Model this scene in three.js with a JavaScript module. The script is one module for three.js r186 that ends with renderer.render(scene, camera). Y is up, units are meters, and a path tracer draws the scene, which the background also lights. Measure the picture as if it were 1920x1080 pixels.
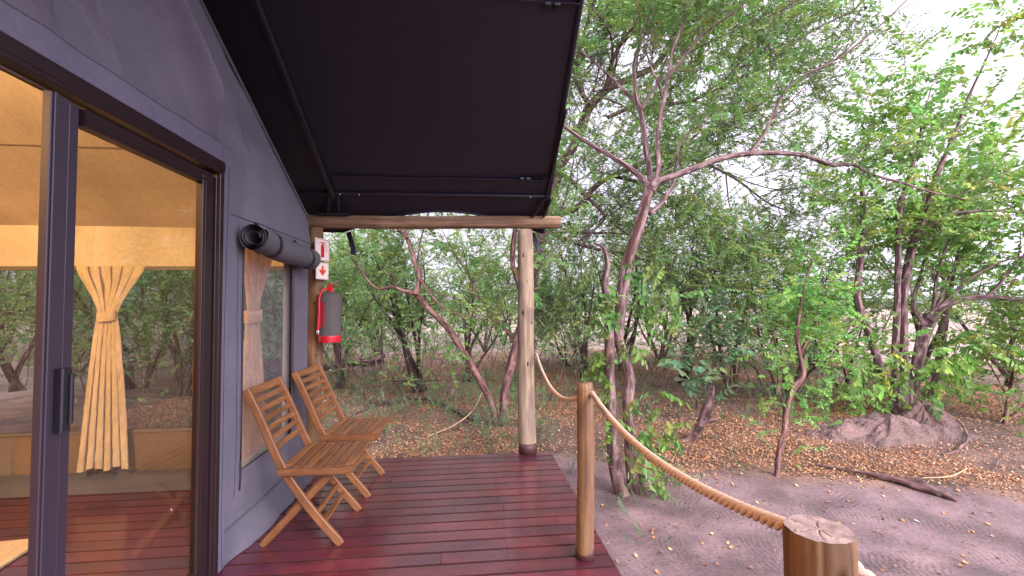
import * as THREE from 'three';
import { mergeGeometries, mergeVertices, toCreasedNormals } from 'three/addons/utils/BufferGeometryUtils.js';

// ---------------------------------------------------------------- camera, sky, sun, exposure
const scene = new THREE.Scene();
const F = 853;                                   // focal length in pixels of the 1920-wide photograph (a 16 mm lens)
const camera = new THREE.PerspectiveCamera(2 * Math.atan(540 / F) * 180 / Math.PI, 16 / 9, 0.05, 600);
camera.rotation.order = 'YXZ';
camera.position.set(0, 1.27, 0);
camera.rotation.set(Math.atan(33 / F), -Math.atan(84 / F), -0.008);
camera.updateMatrixWorld(true);

const renderer = new THREE.WebGLRenderer();
renderer.toneMapping = THREE.LinearToneMapping;
renderer.toneMappingExposure = 3.7;
renderer.shadowMap.enabled = true;

{ // pale veiled evening sky, brightest round the low veiled sun behind the viewer's right shoulder
  const W = 256, H = 128, d = new Float32Array(W * H * 4);
  for (let j = 0; j < H; j++) for (let i = 0; i < W; i++) {
    const up = ((j + 0.5) / H - 0.5) * Math.PI, a = ((i + 0.5) / W - 0.5) * 2 * Math.PI;
    const y = Math.sin(up), x = Math.cos(a) * Math.cos(up), z = Math.sin(a) * Math.cos(up);
    const toSun = 0.5 + 0.5 * (x * 0.45 + y * 0.5 + z * 0.74);
    const v = 0.26 + 0.03 * Math.pow(1 - Math.max(0, y), 3) + 1.5 * toSun ** 3, o = (j * W + i) * 4;
    const cl = 1 + 0.05 * Math.sin(3 * a + 4 * y) * Math.cos(5 * y + 1.3);
    d[o] = v * cl * 0.97; d[o + 1] = v * cl * 0.915; d[o + 2] = v * cl * 1.09; d[o + 3] = 1;
  }
  const t = new THREE.DataTexture(d, W, H, THREE.RGBAFormat, THREE.FloatType);
  t.mapping = THREE.EquirectangularReflectionMapping; t.magFilter = THREE.LinearFilter; t.needsUpdate = true;
  scene.background = t; scene.environment = t;
}
const sun = new THREE.DirectionalLight(new THREE.Color(1, 0.92, 0.84), 1.1);
sun.position.set(9, 10, 14.8); sun.castShadow = true; sun.shadow.radius = 40;
Object.assign(sun.shadow.camera, { left: -20, right: 20, top: 20, bottom: -20, near: 0.1, far: 60 });
sun.shadow.mapSize.set(2048, 2048);
scene.add(sun);

// ---------------------------------------------------------------- helpers
function mulberry(a) { return () => { a |= 0; a = a + 0x6D2B79F5 | 0; let t = Math.imul(a ^ a >>> 15, 1 | a); t = t + Math.imul(t ^ t >>> 7, 61 | t) ^ t; return ((t ^ t >>> 14) >>> 0) / 4294967296; }; }
const R0 = mulberry(7);
const V = (x, y, z) => new THREE.Vector3(x, y, z);
const lerp = (a, b, t) => a + (b - a) * t, clamp = (x, a = 0, b = 1) => Math.min(b, Math.max(a, x));
const sstep = (a, b, x) => { const t = clamp((x - a) / (b - a)); return t * t * (3 - 2 * t); };
function hash(ix, iy, s) { let h = Math.imul(ix, 374761393) ^ Math.imul(iy, 668265263) ^ Math.imul(s, 1274126177); h = Math.imul(h ^ h >>> 13, 1274126177); return ((h ^ h >>> 16) >>> 0) / 4294967296; }
function vnoise(x, y, s = 1, px = 0, py = 0) {
  const x0 = Math.floor(x), y0 = Math.floor(y), fx = x - x0, fy = y - y0, u = fx * fx * (3 - 2 * fx), v = fy * fy * (3 - 2 * fy);
  const w = (i, p) => p ? ((i % p) + p) % p : i;
  const a = hash(w(x0, px), w(y0, py), s), b = hash(w(x0 + 1, px), w(y0, py), s), c = hash(w(x0, px), w(y0 + 1, py), s), e = hash(w(x0 + 1, px), w(y0 + 1, py), s);
  return a + (b - a) * u + (c - a) * v + (a - b - c + e) * u * v;
}
function fbm(x, y, s = 1, oct = 4, px = 0, py = 0) { let t = 0, a = 0.5, n = 0; for (let i = 0; i < oct; i++) { t += a * vnoise(x, y, s + i * 17, px, py); n += a; a *= 0.5; x *= 2; y *= 2; px *= 2; py *= 2; } return t / n; }
function tex(w, h, fn, srgb = true, rx = 1, ry = 1) {
  const d = new Uint8Array(w * h * 4);
  for (let j = 0; j < h; j++) for (let i = 0; i < w; i++) { const c = fn(i / w, j / h), o = (j * w + i) * 4; for (let k = 0; k < 3; k++) d[o + k] = clamp(c[k]) * 255; d[o + 3] = 255; }
  const t = new THREE.DataTexture(d, w, h); t.magFilter = THREE.LinearFilter; t.minFilter = THREE.LinearFilter; t.wrapS = t.wrapT = THREE.RepeatWrapping;
  if (srgb) t.colorSpace = THREE.SRGBColorSpace; t.repeat.set(rx, ry); t.needsUpdate = true; return t;
}
const mix3 = (a, b, t) => [lerp(a[0], b[0], t), lerp(a[1], b[1], t), lerp(a[2], b[2], t)];
const grey = (x) => [x, x, x];
const std = (o) => new THREE.MeshStandardMaterial(o), phys = (o) => new THREE.MeshPhysicalMaterial(o);
const lin = (r, g, b) => new THREE.Color().setRGB(r, g, b);

const counts = {};
function numbered(n) { const c = counts[n] = (counts[n] ?? -1) + 1; return c ? n + '_' + String(c).padStart(3, '0') : n; }
function shade(o) { o.traverse((m) => { if (m.isMesh) { m.castShadow = true; m.receiveShadow = true; } }); return o; }
function thing(name, label, category, pos = [0, 0, 0], group) {
  const o = new THREE.Group(); o.name = numbered(name); o.position.set(...pos); o.userData = { label, category }; if (group) o.userData.group = group; scene.add(o); return o;
}
function part(parent, name, geo, mat, label) { const m = new THREE.Mesh(geo, mat); m.name = name; if (label) m.userData.label = label; m.castShadow = m.receiveShadow = true; parent.add(m); return m; }
function single(name, label, category, geo, mat, pos = [0, 0, 0], group) {
  const m = new THREE.Mesh(geo, mat); m.name = numbered(name); m.position.set(...pos); m.castShadow = m.receiveShadow = true;
  m.userData = { label, category }; if (group) m.userData.group = group; scene.add(m); return m;
}
function struct(name, geo, mat) { const m = new THREE.Mesh(geo, mat); m.name = name; m.userData.kind = 'structure'; m.receiveShadow = m.castShadow = true; scene.add(m); return m; }
// a point that the photograph shows at pixel (px, py), at a distance along the view
function at(px, py, depth) { return V((px - 960) / F * depth, -(py - 540) / F * depth, -depth).applyMatrix4(camera.matrixWorld); }

function geo(pos, idx, uv, col) {
  const g = new THREE.BufferGeometry(); g.setAttribute('position', new THREE.Float32BufferAttribute(pos, 3)); g.setIndex(idx);
  if (uv) g.setAttribute('uv', new THREE.Float32BufferAttribute(uv, 2)); if (col) g.setAttribute('color', new THREE.Float32BufferAttribute(col, 3));
  g.computeVertexNormals(); return g;
}
// chamfered bar: the long axis is x, centred; uv in metres along the grain
function bar(len, h, w, ch = 0.003, uo = 0, vo = 0, groups = false) {
  const a = h / 2, b = w / 2, ring = [[-a, -b + ch], [-a, b - ch], [-a + ch, b], [a - ch, b], [a, b - ch], [a, -b + ch], [a - ch, -b], [-a + ch, -b]];
  const pos = [], uv = [], idx = [];
  const L = len / 2; let per = 0;
  for (let k = 0; k < 8; k++) {
    const p = ring[k], q = ring[(k + 1) % 8], d = Math.hypot(q[0] - p[0], q[1] - p[1]), n = pos.length / 3;
    for (const [x, r, v] of [[-L, p, per], [L, p, per], [L, q, per + d], [-L, q, per + d]]) { pos.push(x, r[0], r[1]); uv.push(x + uo, v + vo); }
    idx.push(n, n + 2, n + 1, n, n + 3, n + 2); per += d;
  }
  for (const s of [-1, 1]) { const n = pos.length / 3; for (const p of ring) { pos.push(s * L, p[0], p[1]); uv.push(p[1] + uo, p[0] + vo); } for (let k = 1; k < 7; k++) s > 0 ? idx.push(n, n + k, n + k + 1) : idx.push(n, n + k + 1, n + k); }
  // flip to outward
  const g = geo(pos, idx.map((_, i) => idx[i - i % 3 + [0, 2, 1][i % 3]]), uv);
  if (groups) { g.addGroup(0, 24, 1); g.addGroup(24, 6, 0); g.addGroup(30, 18, 1); g.addGroup(48, idx.length - 48, 1); }   // face 4 is the varnished top
  return g;
}
function barBetween(a, b, h, w, up = V(0, 1, 0), ch = 0.003) {
  const x = b.clone().sub(a), L = x.length(); x.normalize(); const z = x.clone().cross(up).normalize(), y = z.clone().cross(x);
  const g = bar(L, h, w, ch, R0() * 3, R0()); g.applyMatrix4(new THREE.Matrix4().makeBasis(x, y, z).setPosition(a.clone().add(b).multiplyScalar(0.5))); return g;
}
function box(cx, cy, cz, sx, sy, sz, ch = 0.002) { const g = sx >= sy && sx >= sz ? bar(sx, sy, sz, ch) : sy >= sz ? bar(sy, sx, sz, ch).applyMatrix4(new THREE.Matrix4().makeRotationZ(Math.PI / 2)) : bar(sz, sy, sx, ch).applyMatrix4(new THREE.Matrix4().makeRotationY(Math.PI / 2)); return g.translate(cx, cy, cz); }
// swept tube: points, radii; rough gives bark unevenness; ends are capped
function tube(pts, radii, seg = 8, rough = 0, seed = 1) {
  const pos = [], uv = [], idx = [], n = pts.length; let nrm = null, len = 0; const round = Math.max(0.1, Math.round((Array.isArray(radii) ? Math.max(...radii) : radii) * 6.28 / 0.1) * 0.1);
  for (let i = 0; i < n; i++) {
    const t = pts[Math.min(n - 1, i + 1)].clone().sub(pts[Math.max(0, i - 1)]).normalize();
    if (!nrm) { nrm = Math.abs(t.y) < 0.9 ? V(0, 1, 0) : V(1, 0, 0); }
    nrm = nrm.clone().sub(t.clone().multiplyScalar(nrm.dot(t))).normalize();
    const bn = t.clone().cross(nrm); if (i) len += pts[i].distanceTo(pts[i - 1]);
    const r = Array.isArray(radii) ? radii[i] : radii;
    for (let k = 0; k <= seg; k++) {
      const a = (k % seg) / seg * Math.PI * 2, q = rough ? 1 + rough * (fbm((k % seg) * 0.9, len * 2 / Math.max(0.03, r * 6), seed, 3) - 0.5) * 2 : 1;
      const cx = Math.cos(a) * r * q, sx = Math.sin(a) * r * q;
      pos.push(pts[i].x + nrm.x * cx + bn.x * sx, pts[i].y + nrm.y * cx + bn.y * sx, pts[i].z + nrm.z * cx + bn.z * sx);
      uv.push(len, k / seg * round);
    }
    if (i) for (let k = 0; k < seg; k++) { const a = (i - 1) * (seg + 1) + k, b = a + seg + 1; idx.push(a, a + 1, b, a + 1, b + 1, b); }
  }
  for (const e of [0, n - 1]) { const c = pos.length / 3; pos.push(pts[e].x, pts[e].y, pts[e].z); uv.push(0, 0); for (let k = 0; k < seg; k++) { const a = e * (seg + 1) + k; e ? idx.push(a, a + 1, c) : idx.push(a + 1, a, c); } }
  const g = geo(pos, idx, uv);
  // the seam: share normals of first and last column
  const N = g.attributes.normal; for (let i = 0; i < n; i++) { const a = i * (seg + 1), b = a + seg, v = V(N.getX(a) + N.getX(b), N.getY(a) + N.getY(b), N.getZ(a) + N.getZ(b)).normalize(); N.setXYZ(a, v.x, v.y, v.z); N.setXYZ(b, v.x, v.y, v.z); }
  return g;
}
const smooth = (pts, n) => new THREE.CatmullRomCurve3(pts, false, 'centripetal').getSpacedPoints(n);
// sheet over a (u, v) grid
function sheet(us, vs, fn, skip) {
  const pos = [], uv = [], idx = [], w = us.length;
  for (let j = 0; j < vs.length; j++) for (let i = 0; i < w; i++) { const p = fn(us[i], vs[j]); pos.push(...p); uv.push(us[i], vs[j]); }
  for (let j = 0; j < vs.length - 1; j++) for (let i = 0; i < w - 1; i++) { if (skip && skip((us[i] + us[i + 1]) / 2, (vs[j] + vs[j + 1]) / 2)) continue; const a = j * w + i; idx.push(a, a + 1, a + w, a + 1, a + w + 1, a + w); }
  const used = new Map(), P = [], U = []; for (let i = 0; i < idx.length; i++) { const k = idx[i]; if (!used.has(k)) { used.set(k, used.size); P.push(pos[k * 3], pos[k * 3 + 1], pos[k * 3 + 2]); U.push(uv[k * 2], uv[k * 2 + 1]); } idx[i] = used.get(k); }
  return geo(P, idx, U);
}
function lin_(a, b, step, extra = []) { const n = Math.max(1, Math.round(Math.abs(b - a) / step)), s = []; for (let i = 0; i <= n; i++) s.push(a + (b - a) * i / n); for (const e of extra) { let k = 0, bd = 1e9; s.forEach((q, i) => { if (Math.abs(q - e) < bd) { bd = Math.abs(q - e); k = i; } }); s[k] = e; } return s; }

// ---------------------------------------------------------------- materials
const grain = (u, v, P = 8, Q = 32, s = 3) => 0.6 * fbm(u * P, v * Q, s, 4, P, Q) + 0.4 * fbm(u * P * 4, v * Q * 4, s + 5, 3, P * 4, Q * 4);
const deckMap = tex(512, 512, (u, v) => { const g = grain(u, v, 6, 24, 3), b = fbm(u * 5, v * 5, 91, 4, 5, 5); return mix3(mix3([0.27, 0.08, 0.085], [0.43, 0.15, 0.14], clamp(g * 1.6 - 0.3)), [0.24, 0.10, 0.115], sstep(0.5, 0.75, b) * 0.6); }, true, 0.5, 1);
const deckRough = tex(256, 256, (u, v) => grey(0.26 + 0.22 * fbm(u * 6, v * 10, 41, 4, 6, 10) + 0.1 * fbm(u * 40, v * 40, 43, 2, 40, 40)), false, 0.7, 1.3);
const deckBump = tex(512, 512, (u, v) => grey(grain(u, v, 6, 40, 9)), false, 0.5, 1);
const M = {};
M.deckSide = std({ map: deckMap, color: lin(0.4, 0.34, 0.42), roughness: 0.95 });
M.deck = [0, 1, 2, 3].map((k) => phys({ map: deckMap, roughnessMap: deckRough, bumpMap: deckBump, bumpScale: 0.0006, color: lin(...[[0.94, 0.88, 2.0], [0.82, 0.76, 1.75], [1.06, 0.96, 2.1], [0.9, 0.88, 2.1]][k]), roughness: 1, clearcoat: 1, clearcoatRoughness: 0.2 }));
const teakMap = tex(512, 512, (u, v) => { const g = grain(u, v, 5, 18, 23); return mix3([0.42, 0.25, 0.14], [0.69, 0.46, 0.28], clamp(g * 1.7 - 0.35)); }, true, 1, 2);
M.teak = [0, 1, 2].map((k) => std({ map: teakMap, roughness: 0.5, color: lin(...[[0.56, 0.56, 0.58], [0.47, 0.46, 0.48], [0.65, 0.65, 0.66]][k]) }));
const logMap = tex(512, 512, (u, v) => {
  const g = grain(u, v, 4, 14, 33), kx = fbm(u * 7, v * 7, 61, 2, 7, 7);
  let c = mix3([0.53, 0.43, 0.35], [0.74, 0.66, 0.56], clamp(g * 1.8 - 0.4)); c = mix3(c, [0.45, 0.36, 0.33], sstep(0.62, 0.8, kx) * 0.6); return mix3(c, [0.33, 0.26, 0.23], sstep(0.6, 0.75, vnoise(u * 3, v * 90, 75, 3, 90)) * 0.35);
}, true, 0.6, 1);
const logBump = tex(512, 512, (u, v) => grey(0.7 * grain(u, v, 4, 14, 33) + 0.3 - 0.3 * sstep(0.6, 0.75, vnoise(u * 3, v * 90, 75, 3, 90))), false, 0.6, 1);
M.log = std({ map: logMap, bumpMap: logBump, bumpScale: 0.003, roughness: 0.85, color: lin(0.9, 0.95, 0.98) });
M.logWarm = std({ map: logMap, bumpMap: logBump, bumpScale: 0.003, roughness: 0.75, color: lin(0.46, 0.335, 0.245) });
M.logBeam = std({ map: logMap, bumpMap: logBump, bumpScale: 0.003, roughness: 0.85, color: lin(0.68, 0.58, 0.5) });
M.heart = std({ map: logMap, bumpMap: logBump, bumpScale: 0.006, color: lin(0.34, 0.17, 0.13), roughness: 0.9 });
M.knot = std({ color: lin(0.06, 0.035, 0.03), roughness: 0.9 });
const canvasBump = tex(512, 512, (u, v) => grey(0.5 + 0.2 * Math.sin(u * 400 * Math.PI) * Math.sin(v * 400 * Math.PI) + 0.5 * (fbm(u * 30, v * 30, 5, 3, 30, 30) - 0.5)), false, 1, 1);
const canvasMap = tex(512, 512, (u, v) => { const a = fbm(u * 6, v * 6, 12, 5, 6, 6), b = vnoise(u * 256, v * 256, 15, 256, 256); return grey(0.84 + 0.22 * (a - 0.5) + 0.07 * (b - 0.5)); }, true, 0.5, 0.5);
M.canvas = std({ map: canvasMap, bumpMap: canvasBump, bumpScale: 0.0012, color: lin(0.150, 0.136, 0.182), roughness: 0.85 });
M.canvasDark = std({ map: canvasMap, color: lin(0.1, 0.09, 0.115), roughness: 0.85 });
M.canvasTrim = std({ map: canvasMap, bumpMap: canvasBump, bumpScale: 0.001, color: lin(0.158, 0.142, 0.21), roughness: 0.8 });
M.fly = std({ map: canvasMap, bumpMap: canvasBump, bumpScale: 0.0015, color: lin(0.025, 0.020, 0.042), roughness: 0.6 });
M.black = std({ color: lin(0.012, 0.010, 0.016), roughness: 0.45 });
M.pole = std({ color: lin(0.02, 0.018, 0.028), roughness: 0.35, metalness: 0.3 });
M.lining = std({ map: canvasMap, bumpMap: canvasBump, bumpScale: 0.001, color: lin(0.74, 0.62, 0.47), roughness: 0.9 });
M.panel = std({ map: canvasMap, color: lin(0.2, 0.17, 0.15), roughness: 0.9 });
M.skirting = std({ map: canvasMap, color: lin(0.10, 0.098, 0.118), roughness: 0.8 });
M.alu = std({ color: lin(0.024, 0.0125, 0.016), roughness: 0.38, metalness: 0.25 });
M.aluLight = std({ color: lin(0.048, 0.034, 0.053), roughness: 0.42, metalness: 0.25 });
M.chrome = std({ color: lin(0.75, 0.75, 0.75), roughness: 0.25, metalness: 1 });
M.glass = phys({ color: lin(0.95, 0.97, 0.96), transmission: 1, thickness: 0, roughness: 0, ior: 1.75 });
M.mesh = std({ color: lin(0.12, 0.11, 0.17), roughness: 0.9, transparent: true, opacity: 0.3 });
M.meshFar = std({ color: lin(0.02, 0.017, 0.02), roughness: 0.9, transparent: true, opacity: 0.58 });
const clothMap = tex(256, 256, (u, v) => grey(0.9 + 0.14 * (fbm(u * 40, v * 8, 7, 3, 40, 8) - 0.5) + 0.1 * (vnoise(u * 128, v * 128, 4, 128, 128) - 0.5)), true, 2, 2);
M.curtain = phys({ map: clothMap, color: lin(0.84, 0.67, 0.46), roughness: 0.95, transmission: 0.3, thickness: 0 });
M.curtainThin = phys({ map: clothMap, color: lin(0.9, 0.7, 0.48), roughness: 0.95, transmission: 0.72, thickness: 0 });
M.red = std({ color: lin(0.42, 0.01, 0.022), roughness: 0.35 });
M.cover = std({ map: canvasMap, bumpMap: canvasBump, bumpScale: 0.001, color: lin(0.105, 0.088, 0.09), roughness: 0.85 });
const ropeMap = tex(128, 128, (u, v) => mix3([0.58, 0.47, 0.41], [0.84, 0.72, 0.64], fbm(u * 6, v * 30, 8, 3, 6, 30)), true, 8, 20);
M.rope = std({ map: ropeMap, roughness: 0.8 });
const barkMap = tex(512, 512, (u, v) => { const g = fbm(u * 4, v * 14, 51, 5, 4, 14), b = fbm(u * 8, v * 8, 55, 3, 8, 8); return mix3(mix3([0.22, 0.16, 0.16], [0.55, 0.46, 0.44], clamp(g * 1.9 - 0.5)), [0.62, 0.55, 0.54], sstep(0.55, 0.8, b) * 0.5); }, true, 2, 2);
const barkBump = tex(512, 512, (u, v) => grey(fbm(u * 4, v * 20, 51, 5, 4, 20)), false, 2, 2);
const bark = (r, g, b) => std({ map: barkMap, bumpMap: barkBump, bumpScale: 0.014, roughness: 0.95, color: lin(r, g, b) });
M.bark = bark(1.22, 1.14, 1.22); M.barkDark = bark(0.6, 0.53, 0.55); M.barkRed = bark(1.15, 0.86, 0.85); M.barkPale = bark(1.35, 1.05, 0.95); M.dead = bark(1.0, 0.86, 0.85); M.straw = std({ color: lin(0.42, 0.27, 0.16), roughness: 0.9 });
const leafMat = () => phys({ color: 0xffffff, roughness: 0.96, transmission: 0.56, thickness: 0, ior: 1.3 });
M.leaf = leafMat(); const FRUIT = std({ color: lin(0.04, 0.075, 0.02), roughness: 0.5 });
const soilMap = tex(1024, 1024, (u, v) => { const a = fbm(u * 16, v * 16, 2, 6, 16, 16), b = vnoise(u * 512, v * 512, 6, 512, 512); return grey(0.78 + 0.5 * (a - 0.5) + 0.22 * (b - 0.5)); }, true, 0.25, 0.25);
const soilBump = tex(1024, 1024, (u, v) => grey(0.6 * fbm(u * 32, v * 32, 19, 5, 32, 32) + 0.4 * vnoise(u * 400, v * 400, 20, 400, 400)), false, 0.4, 0.4);
M.ground = std({ map: soilMap, bumpMap: soilBump, bumpScale: 0.02, vertexColors: true, roughness: 0.97 });

// ---------------------------------------------------------------- ground: one sheet to the horizon
const GY = -0.3;
const litterEdge = (x) => { const E = [[-9, -4.3], [0.9, -4.25], [1.24, -4.17], [1.89, -3.73], [2.81, -3.62], [3.86, -3.1], [6, -2.4], [12, -1.5]]; for (let i = 0; i < E.length - 1; i++) if (x < E[i + 1][0]) return lerp(E[i][1], E[i + 1][1], clamp((x - E[i][0]) / (E[i + 1][0] - E[i][0]))); return -1.5; };
function groundY(x, z) {
  let y = GY + 0.07 * (fbm(x * 0.6, z * 0.6, 31, 3) - 0.5) * sstep(-3.0, -5, z) + 0.03 * (fbm(x * 2.2, z * 2.2, 37, 3) - 0.5);
  y += 0.07 * Math.exp(-((x - 5.1) ** 2 / 1.5 + (z + 5.0) ** 2 / 0.5));
  y += 0.05 * sstep(-0.25, 0.35, -(z - litterEdge(x)) + 0.2 * (fbm(x * 3, z * 3, 8, 2) - 0.5));
  const t = Math.abs(z + 2.55 + 0.14 * Math.sin(x * 1.1)); y -= 0.02 * Math.exp(-t * t / 0.02) * sstep(0.9, 1.5, x);
  return y;
}
function groundColor(x, z) {
  const sand = [0.27, 0.175, 0.182], brown = [0.29, 0.165, 0.115], straw = [0.66, 0.50, 0.42], dark = [0.16, 0.10, 0.085];
  const e = -(z - litterEdge(x)) + 1.1 * (fbm(x * 1.3, z * 1.3, 81, 4) - 0.5);
  let c = mix3(sand, brown, sstep(-0.15, 0.5, e));
  c = mix3(c, dark, sstep(0.5, 0.68, fbm(x * 0.8, z * 0.8, 85, 4)) * 0.6 * sstep(0, 0.6, e));
  c = mix3(c, sand, 0.9 * Math.exp(-(((x - 4.75) / 0.8) ** 2 + ((z + 4.75) / 0.5) ** 2)));
  const far = sstep(12, 17, Math.hypot(x - 2, z) + 5 * (fbm(x * 0.25, z * 0.25, 87, 3) - 0.5));
  c = mix3(c, straw, far); const m = 0.88 + 0.3 * (fbm(x * 0.13, z * 0.9, 89, 3) - 0.5) * far + 0.24 * (fbm(x * 5, z * 5, 90, 3) - 0.5);
  return c.map((q) => q * m);
}
{
  const axis = (c, near, step, far) => { const s = [0]; let d = step; while (s[s.length - 1] < far) { const l = s[s.length - 1]; if (l > near) d *= 1.07; s.push(l + d); } return [...s.slice(1).reverse().map((q) => c - q), ...s.map((q) => c + q)]; };
  const xs = axis(3, 5.5, 0.045, 420), zs = axis(-4, 3.6, 0.045, 420);
  const pos = [], uv = [], col = [], idx = [], w = xs.length;
  for (const z of zs) for (const x of xs) { pos.push(x, groundY(x, z), z); uv.push(x, z); col.push(...groundColor(x, z)); }
  for (let j = 0; j < zs.length - 1; j++) for (let i = 0; i < w - 1; i++) { const a = j * w + i; idx.push(a, a + w, a + 1, a + 1, a + w, a + w + 1); }
  struct('ground', geo(pos, idx, uv, col), M.ground);
}
{ // bare sand of the vehicle track with tyre marks, a sheet on the ground
  const X0 = 0.75, X1 = 6.75, Z0 = -4.6, Z1 = -0.6, S = 2048, c = document.createElement('canvas'); c.width = S; c.height = Math.round(S * (Z1 - Z0) / (X1 - X0));
  const g = c.getContext('2d'), k = S / (X1 - X0), r = mulberry(99), img = g.createImageData(c.width, c.height);
  for (let j = 0; j < c.height; j++) for (let i = 0; i < S; i++) { const x = i / k, y = j / k, v = 128 + 90 * (fbm(x * 2.5, y * 2.5, 4, 4) - 0.5) + 70 * (fbm(x * 18, y * 18, 14, 3) - 0.5) + 26 * (hash(i >> 1, j >> 1, 5) - 0.5), o = (j * S + i) * 4; img.data[o] = img.data[o + 1] = img.data[o + 2] = v; img.data[o + 3] = 255; }
  g.putImageData(img, 0, 0); g.lineCap = 'round';
  const track = (pts, width, kind) => {
    const cv = new THREE.CatmullRomCurve3(pts.map(([x, z]) => V((x - X0) * k, (z - Z0) * k, 0))), L = cv.getLength(), n = Math.round(L / (0.034 * k));
    for (let i = 0; i < n; i++) {
      if (vnoise(i * 0.09, kind, 71) < 0.36) continue;
      const p = cv.getPointAt(i / n), t = cv.getTangentAt(i / n), nx = -t.y, ny = t.x, h = width * k / 2, e = 0.5 * h;
      for (const s of [-1, 1]) for (const [dx, st, lw] of [[0, 'rgba(40,40,40,0.35)', 0.012], [0.016, 'rgba(225,225,225,0.35)', 0.013]]) {
        g.strokeStyle = st; g.lineWidth = lw * k; g.beginPath(); const ox = t.x * dx * k, oy = t.y * dx * k;
        g.moveTo(p.x + ox + nx * h * 0.08 * s, p.y + oy + ny * h * 0.08 * s); g.lineTo(p.x + ox + nx * h * s + t.x * e * (kind % 2 ? 0.3 : -0.4), p.y + oy + ny * h * s + t.y * e * (kind % 2 ? 0.3 : -0.4)); g.stroke();
      }
    }
  };
  track([[0.7, -2.35], [2, -2.6], [3.4, -2.45], [5, -2.0], [6.7, -1.5]], 0.24, 1);
  track([[0.7, -3.05], [1.6, -3.3], [2.7, -3.25], [4, -2.75], [6.7, -2.2]], 0.24, 2);
  track([[1.6, -3.6], [2.2, -3.0], [2.5, -2.2], [2.6, -1.2]], 0.22, 3);
  track([[2.9, -3.5], [3.1, -2.8], [3.7, -2.2], [4.8, -1.7]], 0.22, 4);
  track([[1.2, -2.9], [2.2, -2.75], [3.2, -2.0], [3.6, -1.0]], 0.22, 5);
  for (let i = 0; i < 150; i++) { const x = r() * S, y = r() * c.height, q = (0.008 + 0.025 * r() * r()) * k; g.fillStyle = r() < 0.6 ? 'rgba(20,20,20,0.4)' : 'rgba(240,240,240,0.4)'; g.beginPath(); g.ellipse(x, y, q, q * 0.7, r() * 3, 0, 7); g.fill(); }
  const bt = new THREE.CanvasTexture(c); bt.flipY = false;
  const xs = lin_(X0, X1, 0.05), zs = lin_(Z0, Z1, 0.05), pos = [], uv = [], col = [], idx = [], w = xs.length;
  for (const z of zs) for (const x of xs) { pos.push(x, groundY(x, z) + 0.005, z); uv.push((x - X0) / (X1 - X0), (z - Z0) / (Z1 - Z0)); col.push(...groundColor(x, z)); }
  for (let j = 0; j < zs.length - 1; j++) for (let i = 0; i < w - 1; i++) { const x = (xs[i] + xs[i + 1]) / 2, z = (zs[j] + zs[j + 1]) / 2; if (z < litterEdge(x) - 0.25 + 0.5 * (fbm(x * 2, z * 2, 44, 3) - 0.5)) continue; const a = j * w + i; idx.push(a, a + w, a + 1, a + 1, a + w, a + w + 1); }
  const sm = tex(1024, 1024, (u, v) => { const a = fbm(u * 24, v * 16, 2, 6, 24, 16), b = vnoise(u * 512, v * 512, 6, 512, 512), p = vnoise(u * 300, v * 200, 9, 300, 200); return mix3(grey(0.8 + 0.5 * (a - 0.5) + 0.2 * (b - 0.5)), [0.45, 0.36, 0.33], sstep(0.9, 0.97, p) * 0.8); });
  struct('sand_track', geo(pos, idx, uv, col), std({ map: sm, bumpMap: bt, bumpScale: 0.006, vertexColors: true, roughness: 0.97 }));
}
//@@PARTS
// ---------------------------------------------------------------- deck and tent floor: every board a piece
const WX = -1.19, PITCH = 0.11, Z_LINE = -2.314, BW = 0.0985, BH = 0.024;
function boards(parent, x0, x1, rows, joints, seed, w = BW, ch = 0.003, y = 0) {
  const r = mulberry(seed);
  for (const k of rows) {
    const zc = Z_LINE - PITCH * (k + 0.5), cuts = [x0, ...(joints[k] ?? []).filter((q) => q > x0 + 0.1 && q < x1 - 0.1), x1];
    for (let i = 0; i < cuts.length - 1; i++) {
      const a = cuts[i] + (i ? 0.0015 : 0), b = cuts[i + 1] - (i < cuts.length - 2 ? 0.0015 : 0);
      const m = part(parent, 'board', bar(b - a, BH, w, ch, r() * 5, r() * 5, true), [M.deck[Math.floor(r() * 4)], M.deckSide]);
      m.position.set((a + b) / 2, y - BH / 2 + (r() - 0.5) * 0.0015, zc); m.rotation.x = (r() - 0.5) * 0.012; m.rotation.z = (r() - 0.5) * 0.0006;
    }
  }
}
const range = (a, b) => Array.from({ length: b - a }, (_, i) => a + i);
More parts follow.
